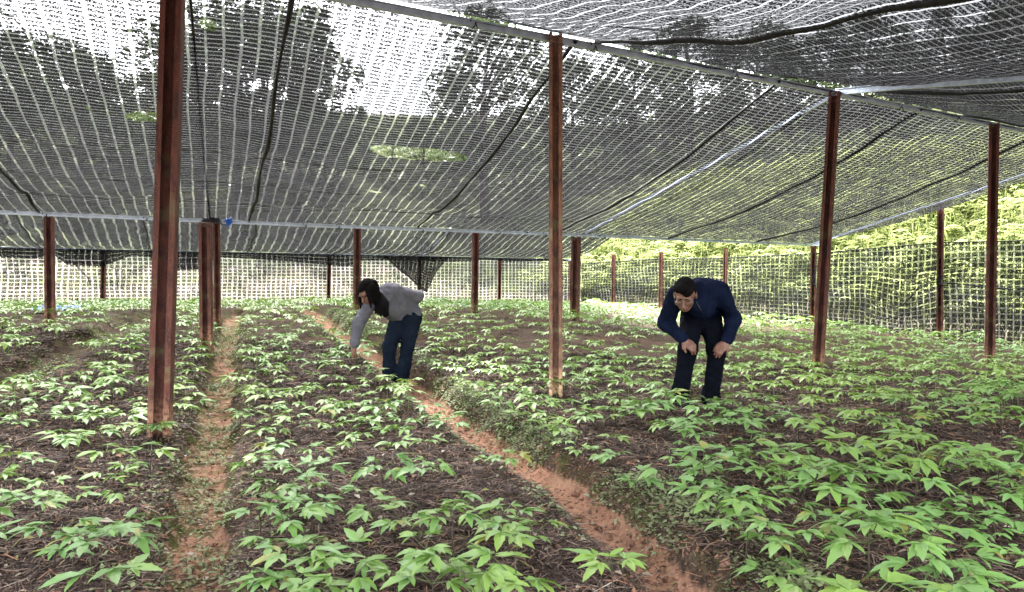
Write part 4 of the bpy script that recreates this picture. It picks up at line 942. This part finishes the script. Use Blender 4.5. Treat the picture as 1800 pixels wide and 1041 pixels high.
def face_bits(per, c, R, s, glasses=False):
    L = lambda *p: np.array(c)+R@np.array(p)*s
    for sg in (-1, 1):
        obj('eye', sdf_mesh('eye', [el(tuple(L(sg*.031, .082, .004)), (.014*s, .008*s, .006*s), R)], .003, M['eye'], .004), per)
        obj('eyebrow', sdf_mesh('eyebrow', [rc(L(sg*.016, .094, .024), L(sg*.05, .082, .026), .0045*s, .004*s)], .003, M['hair'], .004), per)
    obj('mouth', sdf_mesh('mouth', [rc(L(-.021, .094, -.06), L(.021, .094, -.06), .005*s, .005*s)], .003, M['lip'], .004), per)
    if glasses:
        g = MB()
        for sg in (-1, 1):
            g.add(tube([L(sg*.036+.027*math.cos(a), .106, -.004+.020*math.sin(a)) for a in np.linspace(0, 2*PI, 17)], .0013, 5)); g.add(tube([L(sg*.062, .104, .004), L(sg*.082, -.01, .006)], .0018, 5))
        g.add(tube([L(-.010, .112, .0), L(.010, .112, .0)], .002, 5)); obj('glasses', g.mesh('glasses', M['metal'], True), per)
def person(px, D, lab):
    x = (px-PX0)/F*D; z = float(ground_z(np.array([x]), np.array([D]), False)[0]); e = obj('person', None, None, (x, D, z)); tag(e, lab, 'person', 'people bending over the seedlings'); return e
# the man: hands on knees, looking down
pm_ = person(1226, 6.5, 'man in a navy jacket and glasses bending with hands on knees')
wr, wl = (-.175, -.185, .605), (.205, -.17, .585)
sh = [(-.225, -.20, .985), (.155, -.17, 1.01)]; eb = [(-.285, -.04, .735), (.315, .0, .765)]
hc = (-.205, -.41, .985); HR = frame((-.30, -.76, -.62), (-.20, -.58, .80))
ks = [((.0, .16, .79), (-.105, -.07, .50), (-.145, .03, .07)), ((.145, .16, .79), (.155, -.06, .50), (.125, .04, .07))]
body = head_prims(hc, HR, 1.08)+[rc((-.15, -.33, 1.0), (-.06, -.16, .99), .052, .055), rc((.07, .13, .86), (-.03, -.12, .97), .10, .10)]
for i, (w_, dv, nv, sd) in enumerate(((wr, (.72, -.25, -.62), (.25, -.85, .45), 1), (wl, (-.66, -.28, -.66), (-.25, -.85, .45), -1))):
    body += [rc(sh[i], eb[i], .05, .04), rc(eb[i], w_, .04, .026)]+hand_prims(w_, dv, nv, sd, 1.05, .5)
for a, b, c in ks: body += [rc(a, b, .08, .055), rc(b, c, .052, .036), rc(c, (c[0], c[1]-.12, .035), .036, .028)]
obj('body', sdf_mesh('body', body, .0052, M['skin'], .014), pm_)
jk = [rc((.02, .14, .84), (-.09, -.12, .985), .125, .125), rc((.13, .14, .85), (.04, -.12, 1.0), .125, .125), rc((-.13, -.17, .985), (.07, -.15, 1.01), .105, .105), rc((.07, .10, .90), (-.02, -.14, 1.02), .12, .10)]
for i, w_ in enumerate((wr, wl)):
    m_ = tuple(np.array(eb[i])*.12+np.array(w_)*.88); jk += [rc(sh[i], eb[i], .082, .066), rc(eb[i], m_, .066, .050), rc(m_, tuple(np.array(w_)*.98+np.array(eb[i])*.02), .046, .040)]
jk += [rc((-.20, -.27, .945), (-.06, -.25, 1.05), .05, .045), rc((-.06, -.25, 1.05), (-.03, -.28, .95), .045, .05), rc((-.11, -.27, .92), (.0, -.20, .87), .085, .10)]
ja = obj('jacket', sdf_mesh('jacket', jk, .010, M['navy'], .04, folds(.010, 17, (1, 1, .8), 1)), pm_)
obj('zip', mesh('zip', *tube([(-.10, -.36, .925), (-.08, -.352, .89), (-.055, -.335, .85)], .004, 5), M['metal']), ja)
tr_ = [el((.075, .15, .80), (.165, .125, .115))]
for a, b, c in ks: tr_ += [rc(a, b, .108, .080), rc(b, (c[0], c[1], .06), .078, .070), rc((c[0], c[1], .12), (c[0], c[1]-.01, .05), .072, .076)]
obj('trousers', sdf_mesh('trousers', tr_, .010, M['navy_t'], .035, folds(.009, 20, (1, 1, 1.6), 3)), pm_)
for a, b, c in ks: obj('shoe', sdf_mesh('shoe', [rc((c[0], c[1]+.03, .035), (c[0]-.01, c[1]-.15, .03), .045, .042)], .008, M['shoe'], .02), pm_)
Lh = lambda *p: np.array(hc)+HR@np.array(p)*1.08
def mancut(P):                                          # hairline: bare below brow level in front, above the ears at the sides
    q = (P-np.array(hc))@HR; return np.minimum(np.maximum(q[..., 1]-.045-.25*np.maximum(q[..., 2]-.04, 0), .055-q[..., 2]), 1)*1. if False else np.where(q[..., 1] > .015, np.minimum(.062-q[..., 2]+.02*np.sin(q[..., 0]*40), .05), -.025-q[..., 2]+.25*q[..., 1])
obj('hair', sdf_mesh('hair', [el(tuple(Lh(0, -.012, .036)), (.090, .116, .105), HR), el(tuple(Lh(.02, .05, .095)), (.058, .05, .030), HR)], .0055, M['hair'], .02, folds(.005, 70, (1, 1, 1), 2), mancut), pm_)
face_bits(pm_, hc, HR, 1.08, True)
pm_.scale = (1.02, 1.02, 1.01)
# the woman: one arm reaching down, the other folded behind her back
pw = person(690, 8.0, 'woman in a grey hoodie and jeans bending to touch a seedling')
hc = (-.205, -.31, 1.035); HR = frame((-.50, -.55, -.67), (-.42, -.35, .84))
sh = [(-.205, -.22, .91), (.02, -.10, 1.045)]; eb = [(-.305, -.33, .70), (.27, .03, .985)]; wr, wl = (-.335, -.36, .48), (.17, .20, .90)
ks = [((.06, .05, .76), (-.03, -.02, .43), (-.045, .03, .07)), ((.215, .08, .76), (.165, .02, .44), (.095, .02, .07))]
body = head_prims(hc, HR, 1.03)+[rc((-.20, -.24, 1.0), (-.10, -.16, .97), .045, .055), rc((.13, .06, .84), (-.07, -.15, .95), .10, .10)]
for i, (w_, dv, nv, sd, cu) in enumerate(((wr, (-.10, -.25, -.95), (-.75, -.6, .2), 1, 1.0), (wl, (-.8, .25, .2), (.1, .9, .3), 1, .6))):
    body += [rc(sh[i], eb[i], .042, .034), rc(eb[i], w_, .034, .022)]+hand_prims(w_, dv, nv, sd, .95, cu)
for a, b, c in ks: body += [rc(a, b, .07, .05), rc(b, c, .046, .032), rc(c, (c[0]-.02, c[1]-.13, .03), .032, .024)]
obj('body', sdf_mesh('body', body, .0055, M['skin'], .014), pw)
jk = [rc((.09, .03, .80), (-.13, -.16, .95), .11, .105), rc((.20, .07, .80), (-.02, -.10, 1.02), .11, .105), rc((-.15, -.19, .94), (-.01, -.11, 1.03), .10, .10), rc((.05, .05, .80), (-.03, -.12, .86), .10, .11)]
for i, w_ in enumerate((wr, wl)):
    m_ = tuple(np.array(eb[i])*.1+np.array(w_)*.9); jk += [rc(sh[i], eb[i], .078, .062), rc(eb[i], m_, .060, .046), rc(m_, tuple(w_), .040, .038)]
ho = obj('hoodie', sdf_mesh('hoodie', jk, .010, M['grey'], .04, folds(.011, 17, (1, 1, .8), 4)), pw)
obj('hood', sdf_mesh('hood', [rc((-.13, -.06, 1.03), (-.01, -.17, .99), .05, .055), rc((-.01, -.17, .99), (-.03, -.235, .90), .05, .032), rc((-.13, -.06, 1.03), (-.20, -.10, 1.0), .045, .03)], .009, M['grey'], .035, folds(.004, 22, (1, 1, 1), 6)), ho)
obj('shirt_and_shadow', sdf_mesh('shirt_and_shadow', [rc((-.12, -.25, .97), (-.07, -.255, .90), .075, .075), rc((-.07, -.255, .90), (-.035, -.225, .80), .07, .035)], .009, M['blackcloth'], .02), pw)  # black form: undershirt plus painted-in shadow and hair inside the open hoodie
tr_ = [el((.14, .06, .77), (.155, .125, .12))]
for a, b, c in ks: tr_ += [rc(a, b, .100, .074), rc(b, (c[0], c[1], .10), .072, .078)]
tr_ = obj('jeans', sdf_mesh('jeans', tr_, .010, M['denim'], .035, folds(.009, 18, (1, 1, 1.5), 5)), pw)
for a, b, c in ks:
    q = [(c[0]+.083*math.cos(a_), c[1]+.083*math.sin(a_), .085) for a_ in np.linspace(0, 2*PI, 17)]; obj('hem', mesh('hem', *tube(q, .012, 6), M['denim'], True), tr_)
for a, b, c in ks: obj('sandal', sdf_mesh('sandal', [rc((c[0], c[1]+.04, .016), (c[0]-.02, c[1]-.16, .014), .036, .038)], .007, M['shoe'], .02, None, lambda P: P[..., 2]-.028), pw)
Lh = lambda *p: tuple(np.array(hc)+HR@np.array(p))
hp = [el(Lh(0, -.022, .034), (.091, .110, .102), HR)]; rq = random.Random(3)
for i in range(26):                                     # long straight hair falling past the face
    t_ = i/25; sg = -1 if i % 2 else 1; a_ = Lh(sg*rq.uniform(.06, .085), rq.uniform(-.06, .055), rq.uniform(.0, .05)); dl = rq.uniform(.11, .2) if sg > 0 else rq.uniform(.08, .15)
    b_ = (a_[0]+rq.uniform(-.01, .02)+(.02 if a_[0] > hc[0] else -.005), a_[1]+rq.uniform(-.03, .0), a_[2]-dl); hp.append(rc(a_, b_, .026, .007))
for i in range(16):
    a_ = Lh(rq.uniform(-.07, .07), -.09, rq.uniform(-.03, .05)); b_ = (-.14+.10*i/15, -.335+rq.uniform(-.01, .02), .84+rq.uniform(-.04, .05)-.03*i/15); hp.append(rc(a_, b_, .03, .008))
def wcut(P):
    q = (P-np.array(hc))@HR; return np.where((q[..., 1] > .035) & (np.abs(q[..., 0]) < .058), .06-q[..., 2], -.05)
obj('hair', sdf_mesh('hair', hp, .006, M['hair'], .014, folds(.0025, 55, (2, 2, .4), 2), wcut), pw)
face_bits(pw, hc, HR, 1.03)
